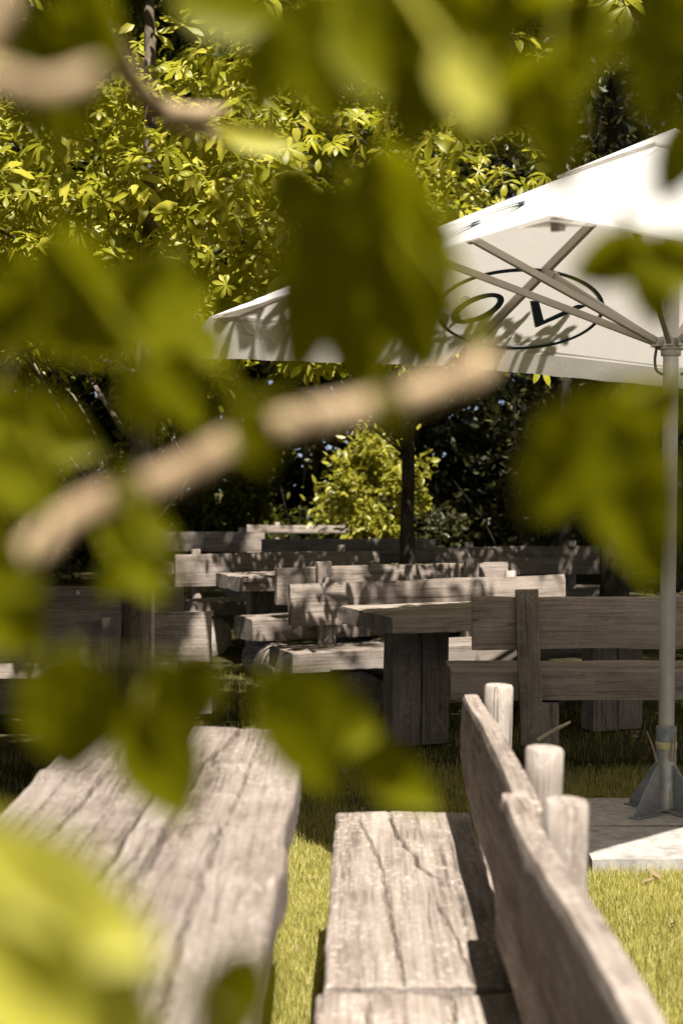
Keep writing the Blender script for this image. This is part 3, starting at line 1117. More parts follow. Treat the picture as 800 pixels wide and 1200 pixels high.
def sticks():
    def one(label, pts, r, mat, name="twig"):
        mb = MB()
        m = len(pts)
        mb.tube(curve_pts(pts, 5), [r * (1 - 0.5 * i / ((m - 1) * 5)) for i in range((m - 1) * 5 + 1)], 7, wob=0.2)
        o = mb.build(name, mat)
        smooth_by_angle(o, 60)
        tag(o, label, "twig")
        return o
    one("thin dry twig leaning left of the parasol pole", [at(769, 893, 5.95), at(763, 872, 5.94), at(757, 857, 5.93)], 0.0055, DRYTWIG)
    one("short dry twig stuck upright right of the parasol pole", [at(786, 893, 5.94), at(786, 876, 5.94), at(788, 862, 5.93)], 0.006, DRYTWIG)
    one("taller bent dry twig at the right edge of the steel socket", [at(789, 893, 5.95), at(790, 872, 5.95), at(790, 856, 5.94)], 0.0045, DRYTWIG)
    p0, p1 = at(630, 868, 6.9), at(668, 846, 6.9)
    one("pale split stick lying under the dark bench near the parasol", [p0, (p0 + p1) / 2 + Vector((0, 0, 0.005)), p1], 0.014, STRAW, "stick")
    mb = MB()
    b = Vector((-0.905, 6.62, -0.02))
    mb.tube([b, b + Vector((0.01, 0, 0.5)), b + Vector((0.015, 0.0, 1.16)), b + Vector((0.015, 0, 1.165))], [0.026, 0.025, 0.024, 0.021], 14, wob=0.06)
    o = mb.build("tree_stake", POLE_WOOD)
    smooth_by_angle(o, 45)
    tag(o, "slim round wooden stake standing beside the mottled tree trunk", "stake")


sticks()

# ------------------------------------------------------------------ foliage
CAN = np.array([(0.504, 3.43), (-0.565, 6.1), (2.27, 8.57), (3.32, 5.9)])
# places that the sun reaches between the leaves: x0, x1, y0, y1 at bench height, share of leaves kept over them
LIT = [(-0.45, 1.65, 8.70, 9.25, 0.035, 0.438), (-0.70, 0.22, 10.25, 10.8, 0.04, 0.438), (-1.65, -0.90, 12.4, 13.0, 0.03, 0.438), (-1.2, -0.45, 11.45, 12.05, 0.04, 0.438),
       (-1.6, 0.7, 19.2, 20.4, 0.03, 0), (-1.2, 2.2, 17.2, 23.5, 0.03, 0), (1.0, 1.7, 13.2, 14.2, 0.5, 0), (-1.45, -0.75, 6.55, 7.0, 0.4, 0), (-0.75, 0.1, 7.5, 8.2, 0.15, 0)]


def sunny(P, own=False):
    """share of leaves to keep at each point so that the lit places stay lit"""
    keep = np.ones(len(P))
    lx, ly = LIGHT.x, LIGHT.y
    z = P[:, 2]

    def down(zz):
        t = z - zz
        return P[:, 0] + lx * t, P[:, 1] + ly * t, t
    # the parasol (height 2.4)
    x, y, t = down(2.4)
    ins = t > 0
    for i in range(4):
        a, b = CAN[i], CAN[(i + 1) % 4]
        e = b - a
        c = e[0] * (y - a[1]) - e[1] * (x - a[0])
        ins &= c < (0.16, 0.14, 0.3, 0.3)[i] * np.hypot(*e)
    keep[ins] = 0.0
    # the lawn, benches and tables beside the camera
    x, y, t = down(0.6)
    keep[(x > -1.35) & (x < 3.5) & (y < 5.75) & (y > -2)] = 0.0
    x, y, t = down(1.4)
    keep[(np.abs(x) < 0.9) & (y < 2.0) & (y > -1.0)] = 0
    # the sunlit chestnut crowns
    if not own:
        for zz in (2.6, 3.2, 3.8, 4.4, 5.0):
            x, y, t = down(zz)
            m = (t > 0.25) & (x > -3.0) & (x < 1.9) & (y > 6.2) & (y < 10.8) & (P[:, 1] < 5.4 + 0.8 * (z - 3))
            keep[m] = np.minimum(keep[m], 0.04)
    x, y, t = down(0.7)
    for (x0, x1, y0, y1, k, sl) in LIT:
        yy = y - sl * x
        m = (x > x0) & (x < x1) & (yy > y0) & (yy < y1) & (t > 0.3)
        keep[m] = np.minimum(keep[m], k)
    return keep


def rot_mats(nrm, spin):
    """matrices with Z = nrm, X turned by spin about it"""
    n = nrm / np.linalg.norm(nrm, axis=1, keepdims=True)
    ref = np.where(np.abs(n[:, 2:3]) < 0.9, np.array([[0, 0, 1.0]]), np.array([[1.0, 0, 0]]))
    a = np.cross(ref, n)
    a /= np.linalg.norm(a, axis=1, keepdims=True)
    b = np.cross(n, a)
    c, s = np.cos(spin)[:, None], np.sin(spin)[:, None]
    X = a * c + b * s
    Y = np.cross(n, X)
    return np.stack([X, Y, n], axis=2)


def leaflet_template():
    st = [(0.0, 0.012, 0.0), (0.30, 0.085, 0.015), (0.62, 0.175, 0.0), (0.84, 0.125, -0.05)]
    V = []
    for (x, w, z) in st:
        V += [(x, w, z + 0.25 * w), (x, 0, z), (x, -w, z + 0.25 * w)]
    V.append((1.0, 0, -0.12))
    Fq = []
    for i in range(3):
        a = i * 3
        Fq += [(a, a + 1, a + 4, a + 3), (a + 1, a + 2, a + 5, a + 4)]
    Ft = [(9, 10, 12), (10, 11, 12)]
    return np.array(V), np.array(Fq), np.array(Ft)


def palmate_template(k=6, droop=0.25):
    lv, lq, lt = leaflet_template()
    V, Q, T = [], [], []
    for i in range(k):
        a = (i - (k - 1) / 2) * math.radians(300 / k)
        s = 1.0 - 0.30 * abs(i - (k - 1) / 2) / ((k - 1) / 2)
        c, sn = math.cos(a), math.sin(a)
        v = lv * s
        z = v[:, 2] - droop * (v[:, 0] ** 1.6) + 0.05 * math.sin(i * 2.1) * v[:, 0]
        v = np.stack([v[:, 0] * c - v[:, 1] * sn, v[:, 0] * sn + v[:, 1] * c, z], 1)
        Q.append(lq + 13 * i)
        T.append(lt + 13 * i)
        V.append(v)
    return np.concatenate(V), np.concatenate(Q), np.concatenate(T)


def ovate_template():
    V = np.array([(0, 0, 0), (0.35, 0.2, 0.05), (0.35, 0, 0), (0.35, -0.2, 0.05), (0.72, 0.16, 0.0), (0.72, 0, -0.05), (0.72, -0.16, 0.0), (1, 0, -0.12)], float)
    Q = np.array([(1, 2, 5, 4), (2, 3, 6, 5)])
    T = np.array([(0, 2, 1), (0, 3, 2), (4, 5, 7), (5, 6, 7)])
    return V, Q, T


PALM = palmate_template(7, 0.30)
PALM5 = palmate_template(5, 0.25)
PALM_DROOP = palmate_template(6, 0.75)
PALM_FLAT = palmate_template(5, 0.12)
OVATE = ovate_template()
CHESTNUT_MIX = [PALM, PALM_DROOP, PALM5, PALM_FLAT, OVATE]


GAPS = [(298, 150, 13, 9), (338, 158, 18, 10), (372, 178, 22, 12), (402, 186, 12, 14), (352, 518, 14, 6), (395, 522, 20, 6), (215, 488, 14, 9), (286, 268, 10, 8), (560, 92, 7, 6)]


def leaves_mesh(name, P, nrm, size, tmpl, mat, parent):
    if name in ("crown", "far_woodland", "leaves"):
        # openings between the boughs that let the sky through
        sx = CX + P[:, 0] * F / np.maximum(P[:, 1], 0.5)
        sy = HY - (P[:, 2] - CZ) * F / np.maximum(P[:, 1], 0.5)
        k = np.ones(len(P), bool)
        for (gx, gy, rx, ry) in GAPS:
            k &= ~((((sx - gx) / rx) ** 2 + ((sy - gy) / ry) ** 2 < RNG.uniform(0.6, 1.5, len(P))) & (P[:, 1] > 6))
        # boughs grow round the parasol, not through it
        ins = (P[:, 2] > 1.7) & (P[:, 2] < 3.15)
        for i in range(4):
            a, b = CAN[i], CAN[(i + 1) % 4]
            e = b - a
            ins &= (e[0] * (P[:, 1] - a[1]) - e[1] * (P[:, 0] - a[0])) < 0.45 * np.hypot(*e)
        k &= ~ins
        P, nrm, size = P[k], nrm[k], size[k]
    tl = tmpl if isinstance(tmpl, list) else [tmpl]
    pick = RNG.integers(0, len(tl), len(P))
    Vs, Qs, Ts, base = [], [], [], 0
    for a, (V0, Q0, T0) in enumerate(tl):
        m = pick == a
        n = int(m.sum())
        M = rot_mats(nrm[m], RNG.uniform(0, 2 * np.pi, n))
        st = np.stack([np.ones(n), RNG.uniform(0.8, 1.25, n), RNG.uniform(0.3, 1.7, n)], 1)
        V = np.einsum('nij,nkj->nki', M, V0[None] * st[:, None, :]) * size[m][:, None, None] + P[m][:, None, :]
        k = len(V0)
        off = (np.arange(n) * k)[:, None, None] + base
        Vs.append(V.reshape(-1, 3))
        Qs.append((Q0[None] + off).reshape(-1, 4))
        Ts.append((T0[None] + off).reshape(-1, 3))
        base += n * k
    return np_mesh(name, np.concatenate(Vs), [np.concatenate(Qs), np.concatenate(Ts)], mat, parent, smooth=True)


def clump_points(n, c, r, clumps, spread, shell=0.55, zmin=None):
    """points gathered in clumps spread through an ellipsoid, most near its skin"""
    d = RNG.normal(size=(clumps, 3))
    d /= np.linalg.norm(d, axis=1, keepdims=True)
    rr = (shell + (1 - shell) * RNG.uniform(0, 1, clumps)) * RNG.uniform(0.75, 1.08, clumps)
    cc = d * rr[:, None]
    w = RNG.uniform(0.4, 1.6, clumps)
    i = RNG.choice(clumps, n, p=w / w.sum())
    p = cc[i] * np.array(r) + RNG.normal(size=(n, 3)) * np.array(spread) * RNG.uniform(0.6, 1.2, (clumps, 1))[i]
    p = p + np.array(c)
    if zmin is not None:
        p = p[p[:, 2] > zmin]
    return p, cc * np.array(r) + np.array(c)


def leaf_normals(n, up=1.0, side=0.7, toward=None):
    v = RNG.normal(size=(n, 3)) * side
    v[:, 2] += up
    if toward is not None:
        v += np.array(toward)
    return v


def tree(label, cat, base, height, r0, crown_c, crown_r, n, size, tmpl, mat, bark, clumps=40, spread=(0.35, 0.35, 0.2), shell=0.5, limbs=8, zmin=0.6, name="tree",
         group=None, up=1.0, side=0.7, toward=None, bend=(0, 0), own=False, limb=(0.22, 0.36)):
    root = empty(name, label, cat, base, 0, group)
    b = Vector(base)
    P, cc = clump_points(n, crown_c, crown_r, clumps, spread, shell, zmin)
    P = P[RNG.uniform(0, 1, len(P)) < sunny(P, own)]
    mb = MB()
    top = Vector((b.x + bend[0], b.y + bend[1], height))
    pts = curve_pts([b + Vector((0, 0, -0.1)), b + Vector((0.02, 0, height * 0.3)), b.lerp(top, 0.65) + Vector((0.03, 0.02, 0)), top], 7)
    m = len(pts)
    rad = [r0 * (1.25 if i == 0 else 1.08 if i == 1 else 1.0) * (1 - 0.72 * i / m) for i in range(m)]
    mb.tube(pts, rad, 16, wob=0.16)
    sel = list(range(len(cc)))
    random.shuffle(sel)
    for k in sel[:limbs]:
        e = Vector(cc[k])
        if e.z < height * 0.22:
            continue
        t = 0.35 + 0.6 * random.random()
        s = pts[min(m - 1, int(t * m))]
        if s.z > e.z + 0.3:
            s = pts[max(2, int(0.35 * m))]
        mid = s.lerp(e, 0.5) + Vector((random.uniform(-.15, .15), random.uniform(-.15, .15), random.uniform(0.0, .25)))
        cp = curve_pts([s, mid, e], 6)
        if sunny(np.array([tuple(p) for p in cp[3:]]), own).min() < 0.3:
            continue
        rr = r0 * random.uniform(*limb)
        mb.tube(cp, [rr * (1 - 0.8 * i / len(cp)) for i in range(len(cp))], 8, wob=0.2)
        for q in range(3):
            f = e + Vector((random.gauss(0, 0.35), random.gauss(0, 0.35), random.gauss(0.1, 0.25)))
            if sunny(np.array([tuple(f)]), own)[0] < 0.3:
                continue
            mb.tube(curve_pts([cp[7], cp[7].lerp(f, 0.5) + Vector((0, 0, 0.06)), f], 4), [rr * 0.4 * (1 - 0.09 * i) for i in range(9)], 6)
    tr = mb.build("trunk", bark, root)
    smooth_by_angle(tr, 60)
    tr.location = -b
    cr = leaves_mesh("crown", P, leaf_normals(len(P), up, side, toward), RNG.uniform(size[0], size[1], len(P)), tmpl, mat, root)
    cr.location = -b
    return root


# chestnut with the mottled trunk; its sunlit crown fills the upper left
tree("chestnut tree with a mottled trunk before the dark bench and sunlit yellow-green leaves", "tree", (-0.935, 6.4, 0), 3.9, 0.082, (-1.15, 8.8, 2.65), (2.3, 2.2, 1.45), 6500, (0.06, 0.165), CHESTNUT_MIX, CHESTNUT, BARK,
     clumps=80, spread=(0.34, 0.34, 0.20), limbs=16, own=True, limb=(0.10, 0.18), shell=0.75, zmin=2.2, name="chestnut_tree", group="chestnut trees of the beer garden", bend=(-0.05, 0.9), up=0.9, side=0.5, toward=(0, -1.15, 0))
# a second chestnut crown behind it
tree("chestnut tree farther back whose bright leaves show behind the parasol's left side", "tree", (0.57, 12.6, 0), 5.5, 0.072, (-0.25, 11.7, 3.3), (1.9, 2.0, 1.75), 5500, (0.06, 0.17), CHESTNUT_MIX, CHESTNUT, BARK_DK,
     clumps=60, spread=(0.34, 0.34, 0.22), limbs=12, own=True, limb=(0.12, 0.24), shell=0.75, zmin=2.6, name="chestnut_tree", group="chestnut trees of the beer garden", up=0.9, side=0.5, toward=(0, -1.15, 0))
# overhead on the left: shades the benches there
tree("chestnut tree at the left edge shading the dark left benches", "tree", (-3.6, 4.6, 0), 5.0, 0.12, (-2.2, 4.5, 4.7), (2.6, 2.6, 1.0), 7000, (0.12, 0.18), PALM, CHESTNUT_DK, BARK_DK,
     clumps=40, spread=(0.4, 0.4, 0.2), limbs=10, zmin=3.3, name="chestnut_tree", group="chestnut trees of the beer garden")
tree("leafy tree at the far left with pale glinting leaves above the dark benches", "tree", (-3.4, 10.6, 0), 5.0, 0.10, (-2.7, 10.6, 3.0), (1.8, 1.4, 1.7), 5200, (0.08, 0.13), OVATE, CHESTNUT_DK, BARK_DK,
     clumps=40, spread=(0.30, 0.30, 0.24), limbs=10, zmin=1.0, name="leafy_tree")
# dark small leaved tree behind the parasol
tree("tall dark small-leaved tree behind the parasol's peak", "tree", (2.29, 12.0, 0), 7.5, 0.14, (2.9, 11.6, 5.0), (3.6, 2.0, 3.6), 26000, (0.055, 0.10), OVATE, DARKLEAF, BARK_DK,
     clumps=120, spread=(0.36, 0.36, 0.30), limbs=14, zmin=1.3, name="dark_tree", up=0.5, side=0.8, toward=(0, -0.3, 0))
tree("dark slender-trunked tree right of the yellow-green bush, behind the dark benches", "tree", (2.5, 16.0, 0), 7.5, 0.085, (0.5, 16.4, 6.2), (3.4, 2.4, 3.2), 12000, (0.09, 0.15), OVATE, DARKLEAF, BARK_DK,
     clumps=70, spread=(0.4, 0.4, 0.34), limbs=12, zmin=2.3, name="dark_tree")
# shrubs at the far side
def shrub(label, c, r, n, size, mat, clumps=26, name="shrub", group=None, filt=True):
    root = empty(name, label, "shrub", (c[0], c[1], 0), 0, group)
    P, cc = clump_points(n, c, r, clumps, (r[0] * 0.16, r[1] * 0.16, r[2] * 0.13), 0.55, 0.05)
    if filt:
        P = P[RNG.uniform(0, 1, len(P)) < sunny(P)]
    mb = MB()
    for k in range(5):
        e = Vector(cc[k]) - Vector((c[0], c[1], 0))
        mb.tube(curve_pts([Vector((0.05 * k - 0.1, 0, -0.05)), e * 0.5 + Vector((0, 0, 0.1)), e], 4), [0.011 * (1 - 0.08 * i) for i in range(9)], 6)
    st = mb.build("stem", BARK_DK, root)
    smooth_by_angle(st, 60)
    lv = leaves_mesh("leaves", P, leaf_normals(len(P), 0.7, 0.8, (0, -0.3, 0)), RNG.uniform(size[0], size[1], len(P)), OVATE, mat, root)
    lv.location = (-c[0], -c[1], 0)


shrub("bright sunlit yellow-green bush left of the dark slender trunk", (0.45, 18.6, 1.25), (0.75, 0.6, 1.0), 4200, (0.08, 0.15), BUSHLEAF, filt=False)
HG = "dark shrubs along the far side"
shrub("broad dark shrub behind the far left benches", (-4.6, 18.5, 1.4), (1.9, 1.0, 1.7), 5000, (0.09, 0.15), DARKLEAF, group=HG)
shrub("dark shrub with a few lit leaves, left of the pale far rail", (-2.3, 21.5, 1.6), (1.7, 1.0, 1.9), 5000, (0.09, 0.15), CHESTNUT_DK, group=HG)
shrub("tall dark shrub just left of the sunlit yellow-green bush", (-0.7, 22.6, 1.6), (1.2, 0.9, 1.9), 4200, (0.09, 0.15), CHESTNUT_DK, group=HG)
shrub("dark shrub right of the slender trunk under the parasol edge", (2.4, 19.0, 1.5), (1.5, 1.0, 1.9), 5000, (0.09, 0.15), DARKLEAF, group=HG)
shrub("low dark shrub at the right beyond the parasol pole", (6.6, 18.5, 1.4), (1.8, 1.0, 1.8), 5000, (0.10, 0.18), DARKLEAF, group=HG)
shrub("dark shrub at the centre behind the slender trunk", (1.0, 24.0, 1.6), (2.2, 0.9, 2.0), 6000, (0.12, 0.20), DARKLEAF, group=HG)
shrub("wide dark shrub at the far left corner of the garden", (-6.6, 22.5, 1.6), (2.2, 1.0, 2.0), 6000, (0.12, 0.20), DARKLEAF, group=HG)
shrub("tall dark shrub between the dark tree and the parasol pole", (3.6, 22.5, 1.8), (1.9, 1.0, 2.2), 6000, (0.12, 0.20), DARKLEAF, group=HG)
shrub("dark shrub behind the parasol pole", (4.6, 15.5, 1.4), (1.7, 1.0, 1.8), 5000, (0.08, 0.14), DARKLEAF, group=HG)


def woodland():
    n = 46000
    P = np.stack([RNG.uniform(-16, 16, n), RNG.uniform(25, 31, n), 16 * RNG.uniform(0, 1, n) ** 1.3], 1)
    dens = np.array([noise.noise(Vector((p[0] * 0.35, p[2] * 0.35, 1.7))) for p in P])
    P = P[(dens + RNG.uniform(-0.1, 0.6, n)) > -0.3]
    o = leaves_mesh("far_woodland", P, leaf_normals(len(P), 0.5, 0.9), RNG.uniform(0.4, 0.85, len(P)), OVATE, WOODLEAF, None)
    tag(o, "far dark woodland closing off the beer garden", "woodland", kind="stuff")


woodland()
# the high trees that stand round the garden and keep its far side in shade
tree("tall tree whose high crown shades the far side of the garden", "tree", (5.6, 7.5, 0), 9.5, 0.2, (2.6, 8.8, 8.6), (5.2, 3.8, 1.9), 7000, (0.13, 0.2), PALM5, CHESTNUT_DK, BARK_DK,
     clumps=90, spread=(0.5, 0.5, 0.35), limbs=14, zmin=6.3, name="tall_tree")
tree("tall tree at the left rear with a spreading high crown", "tree", (-6.2, 13.0, 0), 9.5, 0.2, (-3.0, 12.5, 8.2), (4.6, 4.5, 2.0), 6500, (0.13, 0.2), PALM5, CHESTNUT_DK, BARK_DK,
     clumps=90, spread=(0.5, 0.5, 0.35), limbs=14, zmin=6.0, name="tall_tree")

tree("unseen chestnut tree added right of the parasol to shade the table and bench behind it", "tree", (4.6, 8.6, 0), 5.6, 0.13, (0.9, 5.6, 5.5), (3.0, 2.0, 0.9), 6000, (0.13, 0.19), PALM, CHESTNUT_DK, BARK_DK,  # added above the view so its leaves shade the seats beyond the parasol
     clumps=90, spread=(0.4, 0.4, 0.2), limbs=10, zmin=4.4, name="chestnut_tree", group="chestnut trees of the beer garden")


def roof_tree(label, base, c, r, n, zmin, h=9.5, tm=PALM5, size=(0.2, 0.3)):
    tree(label, "tree", base, h, 0.2, c, r, n, size, tm, CHESTNUT_DK, BARK_DK, clumps=90, spread=(0.5, 0.5, 0.4), limbs=12, zmin=zmin, name="tall_tree")


roof_tree("unseen tall tree added left of the plank tables to cut the skylight", (-5.5, 1.0, 0), (-4.6, 1.2, 4.2), (2.5, 5.0, 4.0), 9000, 0.5)  # added out of view to darken the shade from the left
roof_tree("unseen tall tree added right of the log benches to cut the skylight", (6.5, 2.0, 0), (5.6, 2.0, 5.2), (2.6, 5.0, 3.6), 5200, 1.6)  # out of view, added so that less sky reaches the shade
roof_tree("unseen tall tree added behind the viewpoint to cut the skylight over the near benches", (0.6, -4.5, 0), (0.0, -3.0, 6.0), (5.0, 4.5, 3.2), 7500, 2.2)  # added behind the camera to block skylight from overhead
roof_tree("tall tree at the rear right closing the garden with a high dark crown", (4.5, 19.0, 0), (3.0, 17.5, 8.4), (5.4, 4.5, 2.6), 7000, 5.0)
roof_tree("tall tree at the rear left behind the far benches", (-4.5, 21.0, 0), (-3.5, 19.5, 8.4), (5.4, 4.5, 2.6), 7000, 5.0)

# ------------------------------------------------------------------ the branches close to the camera
def near_leaf(parent, base, tip, w, d, tilt, mat, attach=None, curl=0.25, org=Vector()):
    """One chestnut leaflet: measured from base to tip, lying in a plane through distance d that leans by tilt."""
    bx, by = base
    tx, ty = tip
    L = math.hypot(tx - bx, ty - by)
    ux, uy = (tx - bx) / L, (ty - by) / L
    mx, my = (bx + tx) / 2, (by + ty) / 2
    zc = CZ - (my - HY) * d / F
    tt = math.tan(math.radians(tilt - 7))

    def pt(px, py, off=0.0):
        den = 1 - tt * (py - HY) / F
        dd = (d - tt * (CZ - zc)) / den
        dd = min(max(dd, d - 0.14), d + 0.14)
        return at(px, py, dd + off)
    n = 12
    fold = 0.25 + 0.45 * noise.noise(Vector((bx * 0.37, by * 0.41, 2.2))) + 0.15
    V, Fc = [], []
    wm = d / F
    for i in range(n + 1):
        t = i / n
        ww = w / 2 * (math.sin(math.pi * min(1, t ** 0.75 * 0.98 + 0.01)) ** 0.8) * (1.0 + 0.15 * (t - 0.5))
        if t > 0.9:
            ww *= 1 - 0.35 * (t - 0.9) / 0.1
        bow = 0.06 * L * math.sin(math.pi * t)
        cx, cy = bx + ux * L * t - uy * bow * curl, by + uy * L * t + ux * bow * curl
        ser = 1 + (0.05 if i % 2 else -0.03)
        for s in (-1.0, -0.55, 0.0, 0.55, 1.0):
            sw = ww * s * (ser if abs(s) == 1 else 1)
            off = -fold * abs(s) * ww * wm + 0.10 * L * wm * math.sin(t * 2.6 + s) * curl + 0.06 * ww * wm * math.sin(t * 22 + 3 * s)
            V.append(pt(cx - uy * sw, cy + ux * sw, off) - org)
    for i in range(n):
        for k in range(4):
            a = i * 5 + k
            Fc.append((a, a + 1, a + 6, a + 5))
    mb = MB()
    mb.add(V, Fc)
    # stalk
    b0 = V[2]
    if attach:
        q = min((Vector(a) - org for a in attach), key=lambda a: (a - b0).length)
        if (q - b0).length > 0.30:
            q = b0 + (q - b0).normalized() * 0.08
    else:
        q = b0 - (V[7] - V[2]).normalized() * 0.03
    mb.tube([q, q.lerp(b0, 0.5) + Vector((0, 0, 0.004)), b0, V[2 + 5 * 3]], [0.0016, 0.0014, 0.0013, 0.0006], 6)
    o = mb.build("leaf", mat, parent, smooth=True)
    return o


def bough(label, branches, leaves, group):
    b0 = branches[0][0]
    org = at(*b0[0])
    root = empty("chestnut_branch", label, "branch", org, 0, group)
    att = []
    for pts, r in branches:
        cp = curve_pts([at(*p) for p in pts], 8)
        mb = MB()
        m = len(cp)
        rad = [(r[0] + (r[1] - r[0]) * i / (m - 1)) * (1 + 0.10 * noise.noise(Vector((i * 0.5, r[0] * 900, 0)))) for i in range(m)]
        if r[0] > 0.005:
            for q in range(1, 7):
                rad[-q] *= 0.45 + 0.085 * q
        mb.tube([p - org for p in cp], rad, 14, wob=0.12)
        o = mb.build("branch", TWIG if r[0] > 0.005 else SHOOT, root)
        smooth_by_angle(o, 60)
        att += cp
    for (b, t, w, d, tilt, pale) in leaves:
        near_leaf(root, b, t, w, d, tilt, NEARLEAF_PALE if pale else NEARLEAF, att, org=org)
    return root


NG = "leafy chestnut branches hanging close to the camera"
# tilt: 0 faces the camera, about 40 lies along the sunlight (dark), 60 and more is lit from behind
bough("tan branch slanting across the view with large dark leaves hanging round it",
      [([(-120, 705, 0.52), (20, 658, 0.54), (90, 602, 0.55), (200, 560, 0.56), (270, 522, 0.57), (345, 495, 0.565), (450, 475, 0.555), (530, 448, 0.55), (560, 432, 0.555), (576, 418, 0.56)], (0.0068, 0.0062)),
       ([(60, 620, 0.68), (20, 560, 0.70), (-5, 480, 0.72), (40, 380, 0.72), (120, 330, 0.72)], (0.003, 0.0015)),
       ([(566, 424, 0.69), (540, 375, 0.70), (490, 300, 0.71), (430, 200, 0.71)], (0.0028, 0.0015)),
       ([(60, 630, 0.67), (20, 690, 0.64), (-30, 770, 0.62)], (0.003, 0.0018))],
      [((440, 165), (502, 440), 130, 0.66, 41, 0), ((410, 200), (342, 452), 96, 0.64, 37, 0), ((428, 188), (424, 478), 112, 0.69, 43, 0), ((322, 195), (400, 290), 70, 0.66, 40, 0), ((505, 230), (515, 410), 60, 0.62, 34, 0), ((470, 260), (492, 330), 36, 0.58, 18, 0),
       ((5, 310), (150, 420), 110, 0.66, 35, 0), ((245, 335), (105, 395), 95, 0.70, 22, 0), ((135, 310), (250, 430), 92, 0.72, 12, 0), ((60, 270), (125, 375), 80, 0.60, 40, 0), ((-40, 390), (70, 345), 90, 0.62, 36, 0), ((205, 290), (160, 400), 70, 0.64, 26, 0),
       ((-30, 470), (120, 530), 88, 0.66, 22, 0), ((-20, 520), (70, 610), 70, 0.64, 14, 0), ((190, 410), (238, 500), 62, 0.70, 24, 0), ((150, 430), (182, 520), 46, 0.68, 38, 0), ((5, 455), (60, 520), 50, 0.58, 30, 0),
       ((-40, 590), (50, 740), 95, 0.62, 32, 0), ((115, 600), (212, 675), 66, 0.64, 16, 0), ((195, 612), (112, 700), 60, 0.66, 26, 0), ((-30, 690), (55, 765), 80, 0.62, 24, 0), ((150, 640), (200, 712), 46, 0.60, 8, 0),
       ((285, 470), (312, 548), 62, 0.49, 30, 0), ((-60, 640), (48, 690), 70, 0.48, 26, 0), ((140, 548), (178, 612), 34, 0.50, 22, 0), ((440, 455), (470, 505), 30, 0.50, 30, 0), ((-30, 600), (30, 700), 60, 0.49, 20, 0), ((215, 335), (180, 420), 60, 0.58, 6, 0), ((20, 545), (48, 598), 40, 0.50, 4, 0), ((162, 604), (205, 640), 34, 0.54, 4, 0), ((235, 375), (262, 425), 40, 0.56, 2, 0)],
      NG)
bough("low leafy shoot with olive leaves dangling in front of the plank table",
      [([(-120, 790, 0.60), (20, 770, 0.62), (120, 765, 0.63), (230, 775, 0.63), (330, 790, 0.63), (420, 850, 0.64)], (0.0014, 0.0008))],
      [((88, 760), (80, 908), 138, 0.62, 28, 0), ((165, 822), (216, 962), 108, 0.60, 23, 0), ((235, 765), (215, 860), 80, 0.66, 30, 0), ((295, 820), (445, 860), 120, 0.63, 15, 0), ((310, 800), (400, 935), 80, 0.62, 27, 0),
       ((415, 870), (515, 950), 66, 0.66, 12, 0), ((160, 790), (255, 810), 50, 0.70, 38, 0)],
      NG)
bough("bright yellow-green leaves of a low shoot, closest to the camera",
      [([(-160, 1260, 0.40), (-60, 1180, 0.42), (40, 1090, 0.43), (150, 1120, 0.45), (270, 1190, 0.46)], (0.003, 0.0012))],
      [((-60, 985), (190, 1120), 150, 0.36, 2, 1), ((-50, 1040), (110, 1240), 190, 0.34, 16, 1), ((40, 1060), (190, 1250), 130, 0.38, 22, 1), ((-40, 970), (70, 1100), 60, 0.33, -6, 1), ((300, 1110), (240, 1250), 90, 0.46, 30, 0), ((-60, 940), (60, 1080), 90, 0.44, 10, 1)],
      NG)
bough("thick grey-tan branch at the top left under dark hanging leaves",
      [([(-120, 60, 0.44), (-10, 92, 0.45), (50, 106, 0.46), (90, 97, 0.465), (113, 78, 0.47)], (0.0056, 0.0042)),
       ([(-30, 60, 0.46), (0, 20, 0.46), (10, -60, 0.46)], (0.0052, 0.0051)),
       ([(120, 20, 0.90), (150, 85, 0.95), (190, 130, 1.0), (240, 152, 1.05), (330, 168, 1.1)], (0.0085, 0.0052)),
       ([(190, 130, 1.0), (225, 135, 1.03), (262, 128, 1.06)], (0.008, 0.005))],
      [((255, 150), (350, 172), 34, 1.05, 8, 1), ((60, 0), (80, 175), 130, 0.66, 38, 0), ((20, 15), (55, 95), 70, 0.66, 30, 0), ((100, -30), (130, 90), 60, 0.66, 40, 0), ((20, 110), (90, 165), 50, 0.60, 42, 0)],
      NG)
bough("long leafy branch hanging across the upper edge with olive and yellow leaves",
      [([(180, -90, 0.66), (290, -40, 0.66), (400, -30, 0.65), (520, -50, 0.65), (640, -60, 0.65), (860, -90, 0.62)], (0.005, 0.003))],
      [((200, -15), (345, 35), 80, 0.66, 4, 0), ((345, 25), (295, 135), 75, 0.66, 34, 0), ((370, -20), (385, 155), 95, 0.62, 30, 0), ((420, -40), (425, 110), 85, 0.60, 20, 0), ((395, 20), (450, 120), 60, 0.58, 4, 0),
       ((530, -30), (500, 165), 140, 0.64, 42, 0), ((470, -10), (480, 190), 60, 0.70, 42, 0), ((600, -20), (560, 95), 70, 0.66, 36, 0), ((520, 52), (574, 146), 60, 0.46, 2, 1), ((700, 60), (530, 175), 90, 0.64, 39, 0), ((645, 85), (658, 222), 72, 0.62, 36, 0),
       ((600, 5), (740, 25), 60, 0.66, 38, 0), ((655, 45), (745, 60), 50, 0.72, 34, 0), ((790, -30), (760, 150), 90, 0.58, 38, 0), ((830, 120), (770, 240), 70, 0.55, 39, 0)],
      NG)
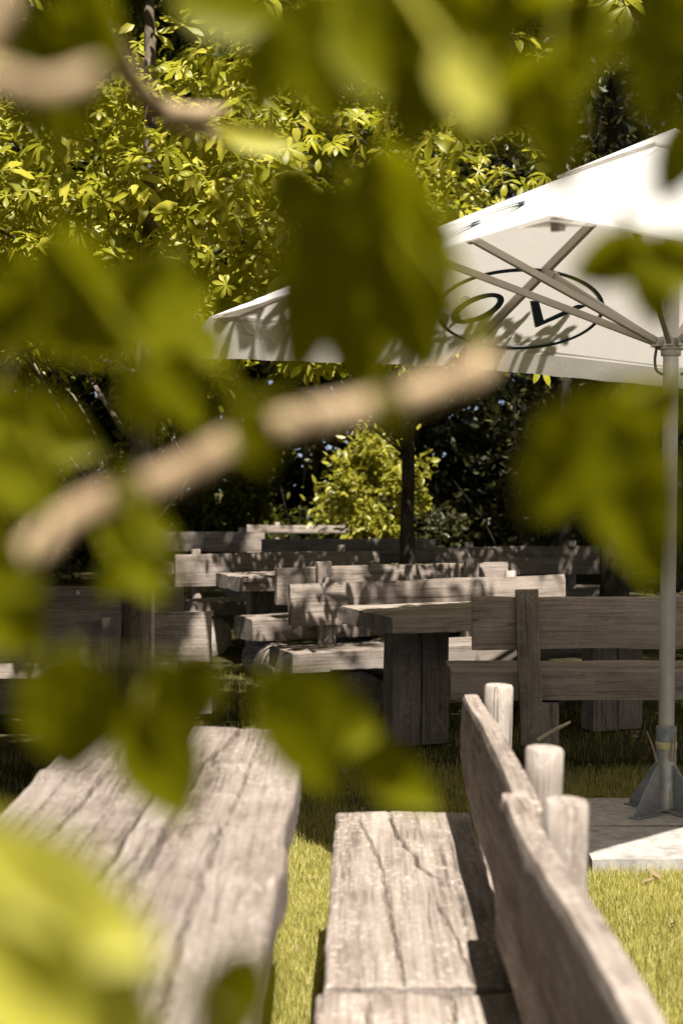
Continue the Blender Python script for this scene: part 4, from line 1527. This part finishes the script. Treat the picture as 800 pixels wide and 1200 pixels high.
bough("leafy shoot reaching in from the right with lobed olive leaves before the parasol",
      [([(930, 420, 0.56), (850, 440, 0.58), (790, 455, 0.60), (715, 475, 0.62)], (0.003, 0.0015)), ([(900, 250, 0.66), (830, 268, 0.67), (770, 285, 0.68), (735, 262, 0.68), (733, 235, 0.68)], (0.003, 0.002))],
      [((740, 465), (612, 610), 125, 0.58, 32, 0), ((715, 470), (770, 690), 115, 0.58, 29, 0), ((800, 465), (640, 520), 80, 0.62, 33, 0), ((770, 285), (668, 325), 70, 0.66, 39, 0), ((765, 290), (770, 385), 62, 0.66, 36, 0), ((745, 285), (850, 330), 70, 0.64, 24, 0)],
      NG)


# --- branch above the parasol, whose leaves print their shadows on its far side and on the far bench
def shadow_branch():
    root = empty("chestnut_branch", "overhanging chestnut branch high above the parasol canopy", "branch", (0.2, 4.9, 4.0), 0, "overhanging chestnut branches")
    tg = []
    for (px, py, d) in ((300, 385, 6.3), (345, 400, 6.4), (330, 365, 6.2), (275, 408, 6.25), (575, 385, 7.2), (540, 400, 7.1), (600, 400, 7.2), (560, 350, 7.0), (640, 395, 7.4), (470, 400, 6.8), (430, 400, 6.7), (515, 420, 7.0), (620, 425, 7.4), (655, 375, 7.3)):
        p = at(px, py, d)
        tg.append(p - LIGHT * random.uniform(1.25, 1.6))
    P = np.array([tuple(t) for t in tg]) - np.array((0.2, 4.9, 4.0))
    mb = MB()
    c = Vector(P.mean(axis=0))
    main = curve_pts([Vector((-3.6, -1.4, 0.9)), Vector((-1.8, -0.5, 0.45)), c + Vector((0, 0, 0.08)), Vector(P[7])], 6)
    mb.tube(main, [0.022 * (1 - 0.04 * i) for i in range(len(main))], 8)
    for p in P:
        q = min(main, key=lambda a: (a - Vector(p)).length)
        mb.tube([q, q.lerp(Vector(p), 0.5) + Vector((0, 0, 0.03)), Vector(p)], [0.005, 0.004, 0.003], 6)
    smooth_by_angle(mb.build("branch", BARK, root), 60)
    nr = np.tile(np.array(tuple(SUNV)), (len(P), 1)) + RNG.normal(size=(len(P), 3)) * 0.25
    leaves_mesh("leaves", P, nr, RNG.uniform(0.15, 0.21, len(P)), PALM5, CHESTNUT, root)


shadow_branch()


def litter():
    n = 420
    x = RNG.uniform(-1.6, 2.4, n)
    y = RNG.uniform(3.9, 10.5, n)
    k = ~((x > 0.88) & (x < 2.1) & (y > 5.2) & (y < 6.4))
    P = np.stack([x, y, np.full(n, 0.014)], 1)[k]
    o = leaves_mesh("fallen_leaves", P, leaf_normals(len(P), 1.0, 0.35), RNG.uniform(0.025, 0.07, len(P)), OVATE, DEADLEAF, None)
    tag(o, "dry brown leaves and scraps scattered over the lawn", "fallen leaves", kind="stuff")


litter()
